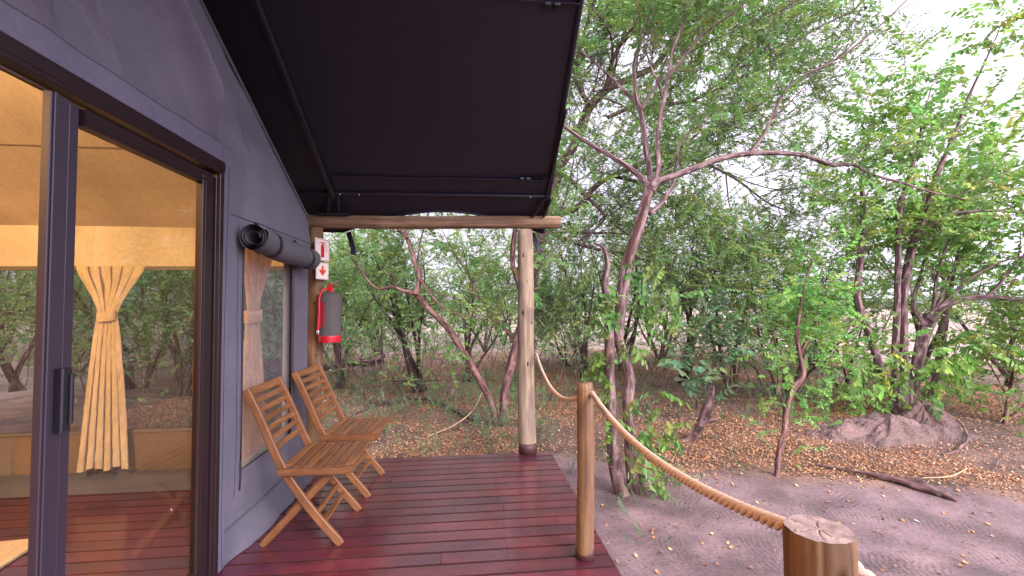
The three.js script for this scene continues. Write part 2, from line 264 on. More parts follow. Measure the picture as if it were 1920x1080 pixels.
{
  const deck = new THREE.Group(); deck.name = 'veranda_deck'; deck.userData.kind = 'structure'; scene.add(deck);
  const r = mulberry(5), J = {}; for (const k of range(-32, 15)) J[k] = r() < 0.3 ? [-0.9 + 1.2 * r()] : []; J[14] = [-0.545]; J[12] = [-0.14]; J[10] = [-0.56]; J[11] = []; J[13] = [];
  boards(deck, WX - 0.045, 0.715, range(-32, 15), J, 11);
  const screws = []; for (const k of range(-12, 15)) for (const x of [-1.0, -0.4, 0.2, 0.62]) for (const s of [-0.025, 0.025]) screws.push(new THREE.CylinderGeometry(0.0035, 0.0035, 0.002, 8).translate(x + (r() - 0.5) * 0.02, 0.0005, Z_LINE - PITCH * (k + 0.5) + s));
  const sc = part(deck, 'screw', mergeGeometries(screws), M.black); sc.userData.kind = 'stuff';
  part(deck, 'joist', mergeGeometries([...[-1.0, -0.4, 0.2, 0.62].map((x) => box(x, -0.084, -1.1, 0.05, 0.115, 5.5)), box(-0.25, -0.09, -3.945, 1.8, 0.11, 0.03), box(0.70, -0.14, -1.1, 0.026, 0.2, 5.6)]), M.deck[1]);
  const floor = new THREE.Group(); floor.name = 'tent_floor'; floor.userData.kind = 'structure'; scene.add(floor);
  const JF = {}; for (const k of range(-36, 12)) JF[k] = [-3 - 2 * r()].concat(r() < 0.6 ? [-1.6 - r()] : []);
  boards(floor, -5.5, WX - 0.049, range(-36, 12), JF, 13, 0.1045, 0.0015);
  part(floor, 'joist', box(-3.4, -0.09, -1, 4.3, 0.11, 5.3), M.black);
}

// ---------------------------------------------------------------- tent
const EAVE = 1.93, ZC = -3.53, ZR = -0.95, ZE = 2 * ZR - ZC, SL = 0.505;     // rake: y = EAVE + SL * (z - ZC) up to the ridge
const rakeY = (z) => EAVE + SL * (z < ZR ? z - ZC : ZE - z);
const tent = thing('safari_tent', 'grey canvas safari tent with a glass sliding door and rolled up window flap', 'tent', [0, 0, 0]);
const DZ0 = -2.315, DZ1 = 0.55, DY = 1.975;                                    // door opening
const WZ0 = -3.23, WZ1 = -2.55, WY0 = 0.42, WY1 = 1.655;                         // window opening in the gable
function wallX(z, y) {  // soft folds of the gable canvas: diagonal drapes above the door, slack at the foot
  const top = sstep(2.02, 2.26, y) * sstep(0.03, 0.36, rakeY(z) - y), s = (z - 0.62 * y);
  const rid = (q) => { return Math.exp(-(((q - 0.5) / 0.15) ** 2)); }; let x = WX + top * (0.14 * rid(vnoise(s * 2.8 + 0.5 * vnoise(z * 2, y * 2, 3), y * 0.8 + 3, 21)) + 0.085 * rid(vnoise(s * 5.2 + 9, y * 1.1, 27)) * vnoise(z * 1.7, y * 1.7, 28) + 0.02 * (fbm(s * 4, y * 1.6, 23, 2) - 0.5) * 2 - 0.045);
  x += 0.010 * (fbm(z * 5, y * 1.6, 25, 3) - 0.5) * 2 * (1 - top);
  const seam = sstep(1.9, 1.75, y) * sstep(1.55, 1.75, y) * sstep(-2.5, -2.7, z); x += 0.02 * seam;
  x += 0.045 * sstep(0.17, 0.0, y) * sstep(-2.42, -2.7, z) + 0.012 * sstep(0.25, 0.02, y) * (fbm(z * 9, 3, 26, 2) - 0.3);
  return x;
}
{
  // gable sheet above the door
  part(tent, 'gable_wall', sheet(lin_(ZC, ZE, 0.011, [DZ0, ZR]), lin_(0, 1, 0.0125), (z, t) => { const y = lerp(DY, rakeY(z), t); return [wallX(z, y), y, z]; }), M.canvas);
  // wall beside the door with the window hole
  const zs = lin_(ZC, DZ0, 0.022, [WZ0, WZ1]), ys = lin_(0.004, DY, 0.022, [WY0, WY1, 0.17]);
  part(tent, 'front_wall', sheet(zs, ys, (z, y) => [wallX(z, y), y, z], (z, y) => z > WZ0 && z < WZ1 && y > WY0 && y < WY1), M.canvas);
  part(tent, 'front_wall', sheet(lin_(DZ1, ZE, 0.1), lin_(0.004, DY, 0.1), (z, y) => [wallX(z, y), y, z]), M.canvas);
  // hems and stitched strips, raised off the canvas
  const strip = (pts, w, t = 0.004) => { const gs = []; for (let i = 0; i < pts.length - 1; i++) gs.push(barBetween(pts[i], pts[i + 1], w, t, V(0, 1, 0), 0.001)); return mergeGeometries(gs); };
  const on = (z, y, o = 0.004) => V(wallX(z, y) + o, y, z);
  const flat = (z0, z1, y0, y1, o) => sheet(lin_(z0, z1, 0.03), lin_(y0, y1, 0.03), (z, y) => [wallX(z, y) + o, y, z]);
  part(tent, 'hem', flat(DZ0 + 0.002, DZ1, DY - 0.004, DY + 0.085, 0.007), M.canvasTrim);             // band over the door
  part(tent, 'hem', flat(DZ0 - 0.075, DZ0, 0.012, DY + 0.085, 0.008), M.canvasTrim);           // band beside the door
  const thread = (pts) => tube(pts, 0.0016, 4);
  const seams = [
    thread(lin_(DZ0 - 0.075, DZ1, 0.06).map((z) => on(z, DY + 0.087, 0.009))),
    thread(lin_(DZ0 - 0.09, ZC, 0.05).map((z) => on(z, 1.745, 0.004))), thread(lin_(DZ0 - 0.09, ZC, 0.05).map((z) => on(z, 0.175, 0.003))),
    thread(lin_(DZ0 - 0.09, ZC, 0.05).map((z) => on(z, 0.165, 0.003))), thread(lin_(0.3, 1.7, 0.06).map((y) => on(-2.5, y, 0.003))), thread(lin_(0.02, 1.97, 0.06).map((y) => on(DZ0 - 0.05, y, 0.0105))),
    thread(lin_(ZC, ZR, 0.05).map((z) => on(z, rakeY(z) - 0.012, 0.004))), thread(lin_(0.4, 1.7, 0.06).map((y) => on(-3.27, y, 0.003)))];
  part(tent, 'seam', mergeGeometries(seams), M.canvasDark);
  part(tent, 'rake_piping', tube([...lin_(ZC, ZR, 0.2).map((z) => V(WX + 0.004, rakeY(z) + 0.004, z)), ...lin_(ZR, ZE, 0.2).slice(1).map((z) => V(WX + 0.004, rakeY(z) + 0.004, z))], 0.009, 8), M.canvasDark);
  // roof of the inner tent: canvas outside, cream lining inside
  const XB = -5.5;
  for (const s of [0, 1]) {
    const zr = (t) => s ? lerp(ZR, ZE, t) : lerp(ZR, ZC, t);
    part(tent, 'roof', sheet(lin_(0, 1, 0.05), lin_(WX, XB, 0.3), (t, x) => [x, rakeY(zr(t)) - 0.03 * Math.sin(Math.PI * t) * Math.sin((x - WX) * 2.2) ** 2, zr(t)]), M.canvas);
    part(tent, 'ceiling_lining', sheet(lin_(0, 1, 0.025), lin_(WX - 0.02, XB, 0.05), (t, x) => {
      const z = zr(t) + (s ? -0.05 : 0.02) * t, sag = 0.05 * Math.sin(Math.PI * Math.min(1, t * 1.02)) + 0.02 * (fbm(x * 1.2 + t * 2, t * 5, 61, 3) - 0.5) + 0.022 * sstep(0.86, 0.97, t) * (1 + 0.3 * Math.sin(x * 2));
      return [x, rakeY(zr(t)) - 0.055 - sag, z];
    }), M.lining);
  }
  const liningSeams = []; for (const t of [0.42, 0.72]) liningSeams.push(tube(lin_(WX - 0.05, XB, 0.25).map((x) => { const z = lerp(ZR, ZC, t) + 0.02 * t; return V(x, rakeY(lerp(ZR, ZC, t)) - 0.057 - 0.05 * Math.sin(Math.PI * t) - 0.02 * (fbm(x * 1.2 + t * 2, t * 5, 61, 3) - 0.5), z); }), 0.0025, 5));
  part(tent, 'lining_seam', mergeGeometries(liningSeams), M.panel);
  // inside of the front wall
  part(tent, 'front_lining', sheet(lin_(ZC, DZ0, 0.1, [WZ0, WZ1]), lin_(0, 1.92, 0.1, [WY0, WY1]), (z, y) => [WX - 0.055, y, z], (z, y) => z > WZ0 && z < WZ1 && y > WY0 && y < WY1), M.lining);
  part(tent, 'front_lining', sheet(lin_(DZ1, ZE, 0.1), lin_(0, 1.92, 0.1), (z, y) => [WX - 0.055, y, z]), M.lining);
  part(tent, 'front_lining', sheet(lin_(ZC, ZE, 0.1, [ZR]), lin_(0, 1, 0.25), (z, t) => [WX - 0.055, lerp(1.92, rakeY(z) - 0.05, t), z]), M.lining);
  // side wall with a long mesh window: canvas outside, lining and panels inside
  const HX0 = -4.5, HX1 = -1.30, HY0 = 0.41, HY1 = 1.55, hole = (x, y) => x > HX0 && x < HX1 && y > HY0 && y < HY1;
  part(tent, 'side_wall', sheet(lin_(XB, WX + 0.004, 0.1, [HX0, HX1]), lin_(0.004, EAVE, 0.05, [HY0, HY1]), (x, y) => [x, y, ZC - 0.004], hole), M.canvas);
  part(tent, 'side_lining', sheet(lin_(XB, WX - 0.056, 0.1, [HX0, HX1]), lin_(HY0, EAVE - 0.06, 0.05, [HY1]), (x, y) => [x, y, ZC + 0.03], hole), M.lining);
  part(tent, 'side_lining_panel', sheet(lin_(XB, -3.12, 0.1), lin_(0.10, HY0, 0.05), (x, y) => [x, y, ZC + 0.032 + 0.006 * vnoise(x * 6, y * 5, 4)]), M.panel);
  part(tent, 'side_lining_panel', sheet(lin_(-3.11, WX - 0.056, 0.05), lin_(0.13, HY0, 0.03), (x, y) => [x, y, ZC + 0.032 + 0.012 * fbm((x + y) * 6, y * 3, 5, 2)]), std({ map: canvasMap, color: lin(0.21, 0.15, 0.11), roughness: 0.95 }));
  part(tent, 'skirting', sheet(lin_(XB, WX - 0.056, 0.05), lin_(0.003, 0.135, 0.03), (x, y) => [x, y, ZC + 0.045 + 0.05 * sstep(0.08, 0, y) + 0.006 * vnoise(x * 9, y * 9, 6)]), M.skirting);
  part(tent, 'window_bar', mergeGeometries([box(-2.9, HY1 + 0.008, ZC + 0.035, 3.2, 0.03, 0.012), box(-2.9, HY0 - 0.004, ZC + 0.04, 3.2, 0.022, 0.012), box(-3.118, 0.25, ZC + 0.038, 0.02, 0.3, 0.006)]), M.panel);
  part(tent, 'mesh_screen', sheet([HX0, HX1], [HY0, HY1], (x, y) => [x, y, ZC + 0.006]), M.meshFar);
  // gable window: insect mesh, hem round it
  part(tent, 'mesh_screen', sheet([WZ0, WZ1], [WY0, WY1], (z, y) => [WX - 0.012, y, z]), M.mesh);
  part(tent, 'window_piping', tube([on(WZ0, WY1, .003), on(WZ0, WY0, .003), on(-2.9, WY0, .003), on(WZ1, WY0, .003), on(WZ1, 1.0, .003), on(WZ1, WY1, .003)], 0.005, 6), M.black);
  part(tent, 'tie_cord', tube(smooth([on(WZ1 + 0.005, WY0 + 0.05, .006), on(WZ1 + 0.01, WY0 - 0.03, .01), on(WZ1 + 0.012, WY0 - 0.1, .008)], 8), 0.004, 6), M.black);
  // the other walls close the room
  part(tent, 'back_wall', sheet(lin_(ZC, ZE, 0.2, [ZR]), lin_(0, 1, 0.1), (z, t) => [XB, t * rakeY(z), z]), M.lining);
  part(tent, 'back_wall', sheet(lin_(ZC, ZE, 0.2, [ZR]), lin_(0, 1, 0.1), (z, t) => [XB - 0.03, t * rakeY(z), z]), M.canvas);
  part(tent, 'side_wall', sheet(lin_(XB, WX, 0.2), lin_(0, EAVE, 0.1), (x, y) => [x, y, ZE]), M.canvas);
  part(tent, 'side_lining', sheet(lin_(XB, WX - 0.055, 0.2), lin_(0, EAVE - 0.04, 0.1), (x, y) => [x, y, ZE - 0.04]), M.lining);

  // flap rolled up over the gable window: a spiral of canvas with two straps
  const c0 = V(-1.105, 1.637, -2.47), c1 = V(-1.115, 1.61, -3.37), nT = 3.2, spiral = [];
  for (let i = 0; i <= 110; i++) { const a = i / 110 * nT * 2 * Math.PI; spiral.push([a, 0.032 + 0.042 * i / 110 + 0.002 * Math.sin(a * 2.3)]); }
  part(tent, 'rolled_flap', (() => {
    const pos = [], idx = [], uv = [], n = spiral.length, K = 24;
    for (let j = 0; j <= K; j++) for (let i = 0; i < n; i++) { const [a, r] = spiral[i], t = j / K, p = c0.clone().lerp(c1, t), q = r * (1 + 0.04 * Math.sin(t * 9 + a)) * (Math.abs(t - 0.2) < 0.03 || Math.abs(t - 0.83) < 0.03 ? 0.95 : 1); const e = j === 0 ? 0.012 * Math.sin(a * 0.9) : 0; pos.push(p.x + Math.cos(a) * q, p.y + Math.sin(a) * q - 0.012 * Math.sin(Math.PI * t), p.z + e); uv.push(i * 0.02, t); }
    for (let j = 0; j < K; j++) for (let i = 0; i < n - 1; i++) { const b = j * n + i; idx.push(b, b + n, b + 1, b + 1, b + n, b + n + 1); }
    return geo(pos, idx, uv);
  })(), M.canvasDark);
  for (const t of [0.2, 0.83]) {
    const p = c0.clone().lerp(c1, t), pts = []; p.y -= 0.012 * Math.sin(Math.PI * t); for (let i = 0; i <= 26; i++) { const a = i / 26 * 2 * Math.PI - 4.4; pts.push(V(p.x + Math.cos(a) * 0.079, p.y + Math.sin(a) * 0.079, p.z + 0.012 * Math.sin(a))); }
    const st = part(tent, 'strap', (() => { const pos = [], idx = []; for (const q of pts) { pos.push(q.x, q.y, q.z - 0.013, q.x, q.y, q.z + 0.013); } for (let i = 0; i < 26; i++) { const b = i * 2; idx.push(b, b + 2, b + 1, b + 1, b + 2, b + 3); } return geo(pos, idx, pos.filter((_, i) => i % 3 < 2)); })(), M.black);
    part(st, 'buckle', box(p.x - 0.02, p.y + 0.085, p.z, 0.012, 0.012, 0.03), M.chrome);
    part(st, 'strap_tail', barBetween(V(p.x - 0.03, p.y + 0.07, p.z), V(WX + 0.02, p.y + 0.12, p.z), 0.004, 0.024), M.black);
  }

  // sliding door: dark aluminium frame, one glazed leaf pushed to the right
  const door = part(tent, 'sliding_door', mergeGeometries([
    box(WX - 0.03, DY - 0.025, (DZ0 + DZ1) / 2, 0.11, 0.046, DZ1 - DZ0 - 0.01), box(WX - 0.03, (DY - 0.05) / 2, DZ0 + 0.02, 0.10, DY - 0.055, 0.034), box(WX - 0.03, (DY - 0.05) / 2, DZ1 - 0.03, 0.10, DY - 0.055, 0.04), box(WX - 0.03, 0.014, (DZ0 + DZ1) / 2, 0.11, 0.026, DZ1 - DZ0 - 0.08),
    box(WX + 0.012, 0.95, DZ0 + 0.062, 0.02, 1.88, 0.03), box(WX - 0.015, 0.040, (DZ0 + DZ1) / 2, 0.006, 0.026, DZ1 - DZ0 - 0.09), box(WX + 0.022, DY - 0.056, (DZ0 + DZ1) / 2, 0.006, 0.018, DZ1 - DZ0 - 0.09)]), M.alu);
  const S0 = -1.505, S1 = -1.392, P0 = -2.222, LX = WX - 0.004;                  // leaf: leading stile S0..S1, trailing stile at P0
  part(door, 'leading_stile', mergeGeometries([box(LX + 0.010, 0.965, (S0 + S1) / 2 + 0.028, 0.024, 1.85, 0.062), box(LX - 0.006, 0.965, S0 + 0.018, 0.024, 1.85, 0.034), box(LX + 0.024, 0.965, S1 - 0.012, 0.006, 1.85, 0.014)]), M.aluLight);
  part(door, 'trailing_stile', mergeGeometries([box(LX, 0.965, P0 + 0.03, 0.042, 1.85, 0.06), box(LX + 0.018, 0.965, P0 + 0.075, 0.012, 1.80, 0.022)]), M.alu);
  part(door, 'top_rail', mergeGeometries([box(LX + 0.002, 1.862, (S0 + P0 + 0.06) / 2, 0.04, 0.055, S0 - P0 - 0.062), box(LX + 0.022, 1.85, (S0 + P0 + 0.06) / 2, 0.006, 0.014, S0 - P0 - 0.065)]), M.alu);
  part(door, 'bottom_rail', mergeGeometries([box(LX + 0.002, 0.082, (S0 + P0 + 0.06) / 2, 0.04, 0.075, S0 - P0 - 0.062), box(LX + 0.022, 0.112, (S0 + P0 + 0.06) / 2, 0.006, 0.014, S0 - P0 - 0.065)]), M.alu);
  part(door, 'pane', sheet([P0 + 0.055, S0 + 0.004], [0.115, 1.84], (z, y) => [LX - 0.001, y, z]), M.glass);
  part(door, 'handle', mergeGeometries([box(LX + 0.034, 1.01, S0 + 0.064, 0.024, 0.18, 0.034, 0.004), box(LX + 0.05, 1.01, S0 + 0.056, 0.01, 0.14, 0.012, 0.003), box(LX + 0.028, 1.0, S0 + 0.036, 0.012, 0.03, 0.022, 0.003)]), M.black);
  part(door, 'lock', new THREE.CylinderGeometry(0.008, 0.009, 0.012, 16).rotateZ(Math.PI / 2).translate(LX + 0.037, 1.0, S0 + 0.034), M.chrome);
  part(door, 'latch', box(WX + 0.004, 0.99, DZ0 + 0.04, 0.02, 0.02, 0.012), M.chrome);
}
// wooden tent pole just inside the door, and one outside the side window
single('tent_pole', 'thin wooden tent pole standing just inside the glass door', 'pole', tube(lin_(0, 2.35, 0.1).map((y) => V(-1.37 + 0.004 * Math.sin(y * 5), y, -2.48)), 0.017, 12, 0.06, 4), M.logBeam);
single('tent_pole', 'brown timber pole outside the mesh side window, left of the curtain', 'pole', tube(lin_(-0.3, 1.9, 0.1).map((y) => V(-3.06 + 0.006 * Math.sin(y * 4), y, -3.68)), 0.032, 12, 0.08, 5), M.logWarm);
// curtains tied in the middle
function curtain(name, label, cx, topW, tieW, botW, yT, yTie, yB, depth, shift, place, seed, mat = M.curtain) {
  const K = 90, rows = lin_(0, 1, 0.0125), pos = [], uv = [], idx = [], r = mulberry(seed), ph = r() * 6;
  for (const t of rows) for (let i = 0; i <= K; i++) {
    const y = lerp(yT, yB, t), s = i / K, tt = (yT - yTie) / (yT - yB), up = t < tt;
    const q = up ? t / tt : (t - tt) / (1 - tt), w = up ? lerp(topW, tieW, Math.pow(sstep(0, 1, q), 0.8)) : lerp(tieW, botW, Math.pow(q, 0.75)), c = up ? lerp(shift[0], 0, q) : lerp(0, shift[1], q);
    const n = 6, f = Math.sin(s * n * 6.283 + ph + 1.6 * (vnoise(s * 5, t * 3, seed) - 0.5)) * 0.7 + 0.28 * Math.sin(s * 17 * 2.1 + ph * 2 + t * 1.5), amp = depth * (0.45 + 0.55 * Math.abs(t - tt) / 0.5);
    const hemw = 0.012 * Math.sin(s * 14 + seed) * sstep(0.9, 1, t);
    let u = (s - 0.5) * w + c + 0.012 * Math.sin(s * n * 12.57 + ph), d = f * amp + 0.006 * (vnoise(s * 30, t * 40, seed + 2) - 0.5);
    d -= 0.02 * Math.exp(-(((s - 0.45) / 0.1) ** 2)) * sstep(0, 0.3, q) * (up ? 1 - q : 0);
    pos.push(...place(u, y + hemw, d)); uv.push(s * topW * 1.6, y);
  }
  const w = K + 1; for (let j = 0; j < rows.length - 1; j++) for (let i = 0; i < K; i++) { const a = j * w + i; idx.push(a, a + 1, a + w, a + 1, a + w + 1, a + w); }
  const o = thing('curtain', label, 'curtain'); part(o, 'cloth', geo(pos, idx, uv), mat);
  const tie = []; for (let i = 0; i <= 28; i++) { const a = i / 28 * 6.283; tie.push([Math.cos(a) * (tieW * 0.56), Math.sin(a) * (depth * 1.3 + 0.006)]); }
  const tp = [], ti = []; for (const [u, d] of tie) for (const h of [-0.032, 0.034]) tp.push(...place(u, yTie + h + u * 0.12, d)); for (let i = 0; i < 28; i++) { const b = i * 2; ti.push(b, b + 2, b + 1, b + 1, b + 2, b + 3); }
  part(o, 'tieback', geo(tp, ti, tp.filter((_, i) => i % 3 < 2)), mat);
  return o;
}
curtain('curtain', 'cream curtain tied at the middle, hanging behind the glass door', 0, 0.44, 0.115, 0.33, 1.57, 1.215, 0.17, 0.024, [0.02, 0.0], (u, y, d) => [-2.505 + u, y, ZC + 0.085 + d], 3);
curtain('curtain', 'cream curtain tied at the middle, behind the mesh of the small front window', 0, 0.44, 0.13, 0.34, 1.70, 1.22, 0.37, 0.028, [0.04, -0.03], (u, y, d) => [WX - 0.095 + d, y, -2.885 - u], 8, M.curtainThin);
// rug and the lamp that lights the tent
{
  const rug = thing('floor_rug', 'pale beige rug on the red boards just inside the doorway', 'rug', [-2.95, 0.004, -2.35]);
  part(rug, 'rug_pile', box(0, 0.006, 0, 1.38, 0.012, 0.75, 0.004), std({ map: clothMap, bumpMap: canvasBump, bumpScale: 0.004, color: lin(0.62, 0.5, 0.38), roughness: 1 })); rug.rotation.y = 0.12;
  const p = [-3.15, 2.5, -0.75], lamp = thing('hanging_lamp', 'small warm lamp hanging from the ridge inside the tent', 'lamp', p);
  part(lamp, 'bulb', new THREE.SphereGeometry(0.045, 20, 14), std({ color: 0xffffff, emissive: lin(1, 0.62, 0.28), emissiveIntensity: 6 }));
  part(lamp, 'cord', tube([V(0, 0.05, 0), V(0, 0.55, 0)], 0.004, 6), M.black);
  const L = new THREE.PointLight(new THREE.Color(1, 0.61, 0.26), 8.5); L.position.set(...p); L.shadow.radius = 2; L.castShadow = true; scene.add(L);
}

// ---------------------------------------------------------------- flysheet on its steel frame over the veranda
{
  const FY = (z) => 2.27 + SL * ((z < ZR ? z : 2 * ZR - z) - ZC), fly = thing('veranda_canopy', 'dark fly sheet stretched over the deck and tent', 'canopy');
  const XR = (z) => 0.58 - 0.052 * (z + 1.9), XL = -5.9;
  const eaveZ = (x) => -4.17 + 0.27 * Math.pow(Math.max(0, Math.cos((x + 0.2) * 1.75)), 1.0) * (Math.abs(x + 0.2) < 0.9 ? 1 : 0);
  const sag = (x, z) => -0.025 * Math.sin(Math.PI * clamp((x + 1.06) / 1.7)) * sstep(-3.72, -3.3, z) + 0.012 * (fbm(x * 2, z * 1.2, 77, 3) - 0.5) + 0.008 * (fbm(x * 6 + z * 2, z * 1, 78, 2) - 0.5);
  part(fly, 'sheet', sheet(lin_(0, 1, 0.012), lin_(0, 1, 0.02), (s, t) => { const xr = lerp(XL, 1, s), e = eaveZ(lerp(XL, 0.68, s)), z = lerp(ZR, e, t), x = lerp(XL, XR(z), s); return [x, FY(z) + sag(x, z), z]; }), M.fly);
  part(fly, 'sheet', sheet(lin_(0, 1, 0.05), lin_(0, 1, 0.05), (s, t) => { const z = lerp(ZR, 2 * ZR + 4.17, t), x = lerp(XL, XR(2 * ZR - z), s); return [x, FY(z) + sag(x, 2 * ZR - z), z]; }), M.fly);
  const slope = (x, o, a = -4.15, b = ZR) => lin_(a, b, 0.2).map((z) => V(typeof x === 'number' ? x : x(z), FY(z) + o, z));
  part(fly, 'edge_tube', tube(slope((z) => XR(z) + 0.004, 0), 0.019, 10), M.pole);
  part(fly, 'rafter_pole', tube(slope(-1.06, -0.03, -3.72), 0.021, 10), M.pole);
  part(fly, 'rafter_pole', tube(slope(0.655, -0.03, -3.72, -2.9), 0.008, 8), M.pole);
  part(fly, 'purlin_pole', tube([V(-5.8, FY(-3.7) - 0.012, -3.7), V(0.68, FY(-3.7) - 0.012, -3.7)], 0.017, 10), M.pole);
  part(fly, 'ridge_pole', tube([V(-5.8, FY(ZR) - 0.04, ZR), V(0.55, FY(ZR) - 0.04, ZR)], 0.024, 10), M.pole);
  for (const z of [-3.53, -2.32]) part(fly, 'seam', barBetween(V(-1.03, FY(z) - 0.006, z), V(0.6, FY(z) - 0.006, z), 0.004, 0.045, V(0, 1, SL)), M.fly);
  for (const z of [-3.5, -2.32]) {
    const st = part(fly, 'strap', barBetween(V(0.40, FY(z) - 0.02, z), V(XR(z), FY(z) - 0.012, z), 0.006, 0.03, V(0, 1, 0)), M.black);
    for (const dx of [0.0, 0.05]) part(st, 'buckle', box(0.43 + dx, FY(z) - 0.026, z, 0.03, 0.012, 0.042, 0.003), M.pole);
  }
  for (const x of [-1.075, 0.64]) for (const k of [0, 1]) part(fly, 'drop_leg', tube([V(x + k * 0.055, FY(-3.7) - 0.03, -3.7), V(x + (k ? 0.02 : -0.075), 2.04, -3.87)], 0.014, 8), M.pole);
  part(fly, 'foot_plate', box(-1.1, 2.036, -3.875, 0.26, 0.014, 0.07), M.pole);
  for (const [x, L] of [[-1.02, 0.19], [0.63, 0.16]]) { const st = part(fly, 'guy_strap', barBetween(V(x - 0.03, 1.935, -4.15), V(x + 0.03, 1.935 - L, -4.13), 0.010, 0.045, V(0, 0, 1)), M.black); part(st, 'ratchet', box(x + 0.02, 1.95 - L, -4.12, 0.045, 0.06, 0.03, 0.006), M.pole); }
  part(fly, 'eave_hem', tube(lin_(-1.6, 0.7, 0.05).map((x) => V(x, FY(eaveZ(x)) - 0.002, eaveZ(x))), 0.011, 6), M.fly);
  for (const x of [-1.0, -0.85, 0.52]) part(fly, 'rivet', new THREE.SphereGeometry(0.007, 8, 6).translate(x, FY(-3.7) - 0.022, -3.685), M.chrome);
}

// ---------------------------------------------------------------- veranda timbers, rope rail
function logPost(name, label, x, z, y0, y1, r, mat, seed, lean = 0, knots = 6, group) {
  const t = thing(name, label, 'post', [x, 0, z], group), n = 26, rnd = mulberry(seed);
  part(t, 'pole', tube(lin_(y0, y1, (y1 - y0) / n).map((y) => V(lean * y + 0.006 * Math.sin(y * 3 + seed), y, 0.005 * Math.sin(y * 4))), lin_(0, 1, 1 / n).map((q, i) => r * (1.06 - 0.1 * q) * (i === 0 || i === n ? 0.94 : 1)), 20, 0.05, seed), mat);
  for (let i = 0; i < knots; i++) { const a = rnd() * 3.3 - 0.9, y = lerp(y0 + 0.25, y1 - 0.15, (i + rnd() * 0.8) / knots), rr = r * (1.06 - 0.1 * (y - y0) / (y1 - y0)); part(t, 'knot', new THREE.SphereGeometry(0.004 + 0.006 * rnd(), 10, 8).scale(1.0, 1.2 + 1.6 * rnd(), 0.4).rotateY(Math.PI / 2 - a).translate(lean * y + 0.006 * Math.sin(y * 3 + seed) + Math.cos(a) * (rr - 0.0005), y, Math.sin(a) * (rr - 0.0005)), M.knot); }
  return t;
}
const ringStain = std({ color: lin(0.09, 0.03, 0.028), roughness: 0.6, map: canvasMap });
{
  const p = logPost('veranda_post', 'tall pale weathered log post at the outer corner of the deck', 0.515, -3.96, 0.0, 1.935, 0.071, M.log, 3, -0.006, 10);
  part(p, 'foot_stain', tube([V(0, 0.0, 0), V(0, 0.05, 0), V(0, 0.088, 0)], [0.0785, 0.078, 0.0775], 20, 0.012, 9), ringStain);
  logPost('veranda_post', 'warm brown log post at the tent corner carrying the fire signs', -1.255, -3.9, -0.3, 1.925, 0.062, M.logWarm, 4, 0.004, 5);
  const b = thing('veranda_beam', 'round timber beam lying across the two veranda posts', 'beam', [0, 1.985, -3.93]);
  part(b, 'pole', tube(lin_(-1.5, 0.815, 0.08).map((x) => V(x, 0.004 * Math.sin(x * 3) + 0.006 * (x + 1.3), 0)), 0.056, 20, 0.05, 12), M.logBeam);
  const q1 = logPost('rope_post', 'short golden brown timber post at the deck edge holding the rope', 0.585, -2.30, 0.0, 0.872, 0.043, M.logWarm, 6, 0.01, 2);
  part(q1, 'foot_stain', tube([V(0, 0.0, 0), V(0, 0.03, 0), V(0, 0.05, 0)], [0.0468, 0.0466, 0.0464], 20, 0.02, 9), ringStain);
  // nearest post: sawn top with drying cracks, a hole for the rope
  const q2 = thing('rope_post', 'nearest thick timber post with a cracked sawn top', 'post', [0.565, 0, -0.70]);
  const H = 0.905, r = 0.0505, seg = 72, rows = lin_(0, H, 0.015), pos = [], uv = [], idx = [];
  const crackA = [[0.75, 0.004], [2.15, 0.002], [4.1, 0.002]], dent = (a, y) => { let d = 0; for (const [c, w] of crackA) { const q = Math.atan2(Math.sin(a - c), Math.cos(a - c)); d -= 0.005 * Math.exp(-((q / 0.05) ** 2)) * sstep(0.55, 0.75, y) * (0.6 + 0.4 * vnoise(y * 20, c, 3)); } const hq = Math.atan2(Math.sin(a - 1.75), Math.cos(a - 1.75)); d -= 0.035 * sstep(1, 0.45, Math.hypot(hq / 0.34, (y - 0.83) / 0.022)); return d + 0.003 * (fbm(a * 3, y * 3, 6, 3) - 0.5) + 0.0016 * (vnoise(a * 16, y * 2, 9) - 0.5); };
  for (const y of rows) for (let i = 0; i <= seg; i++) { const a = i / seg * 6.2832, q = r + dent(i === seg ? 0 : a, y) - (y > H - 0.006 ? 0.0018 : 0); pos.push(Math.cos(a) * q, y, Math.sin(a) * q); uv.push(y + 0.3, i / seg * 0.3); }
  for (let j = 0; j < rows.length - 1; j++) for (let i = 0; i < seg; i++) { const a = j * (seg + 1) + i; idx.push(a, a + seg + 1, a + 1, a + 1, a + seg + 1, a + seg + 2); }
  part(q2, 'pole', geo(pos, idx, uv), std({ map: logMap, bumpMap: logBump, bumpScale: 0.009, roughness: 0.75, color: lin(0.36, 0.235, 0.15) }));
  const endMap = tex(512, 512, (u, v) => { const x = u - 0.47, y = v - 0.52, d = Math.hypot(x, y) + 0.02 * (fbm(u * 5, v * 5, 3, 3) - 0.5), g = 0.5 + 0.5 * Math.sin(d * 190), n = fbm(u * 8, v * 8, 8, 4); return mix3(mix3([0.46, 0.38, 0.37], [0.7, 0.6, 0.57], clamp(n * 1.4 - 0.2)), [0.36, 0.28, 0.27], g * 0.2); });
  const top = [0, H + 0.0, 0], tp = [0, H, 0], tu = [0.5, 0.5], ti = [], RN = 14;
  const crackTop = (x, z) => { let d = 0; for (const [c, w] of [...crackA, [3.1, 0.001], [5.3, 0.0012], [1.5, 0.001]]) { const al = x * Math.cos(c) + z * Math.sin(c), ac = -x * Math.sin(c) + z * Math.cos(c) + 0.004 * Math.sin(al * 160 + c) * (al / r); if (al > 0.004) d -= 0.0035 * Math.exp(-((ac / (0.0007 + w * 0.25 * al / r)) ** 2)); } return d; };
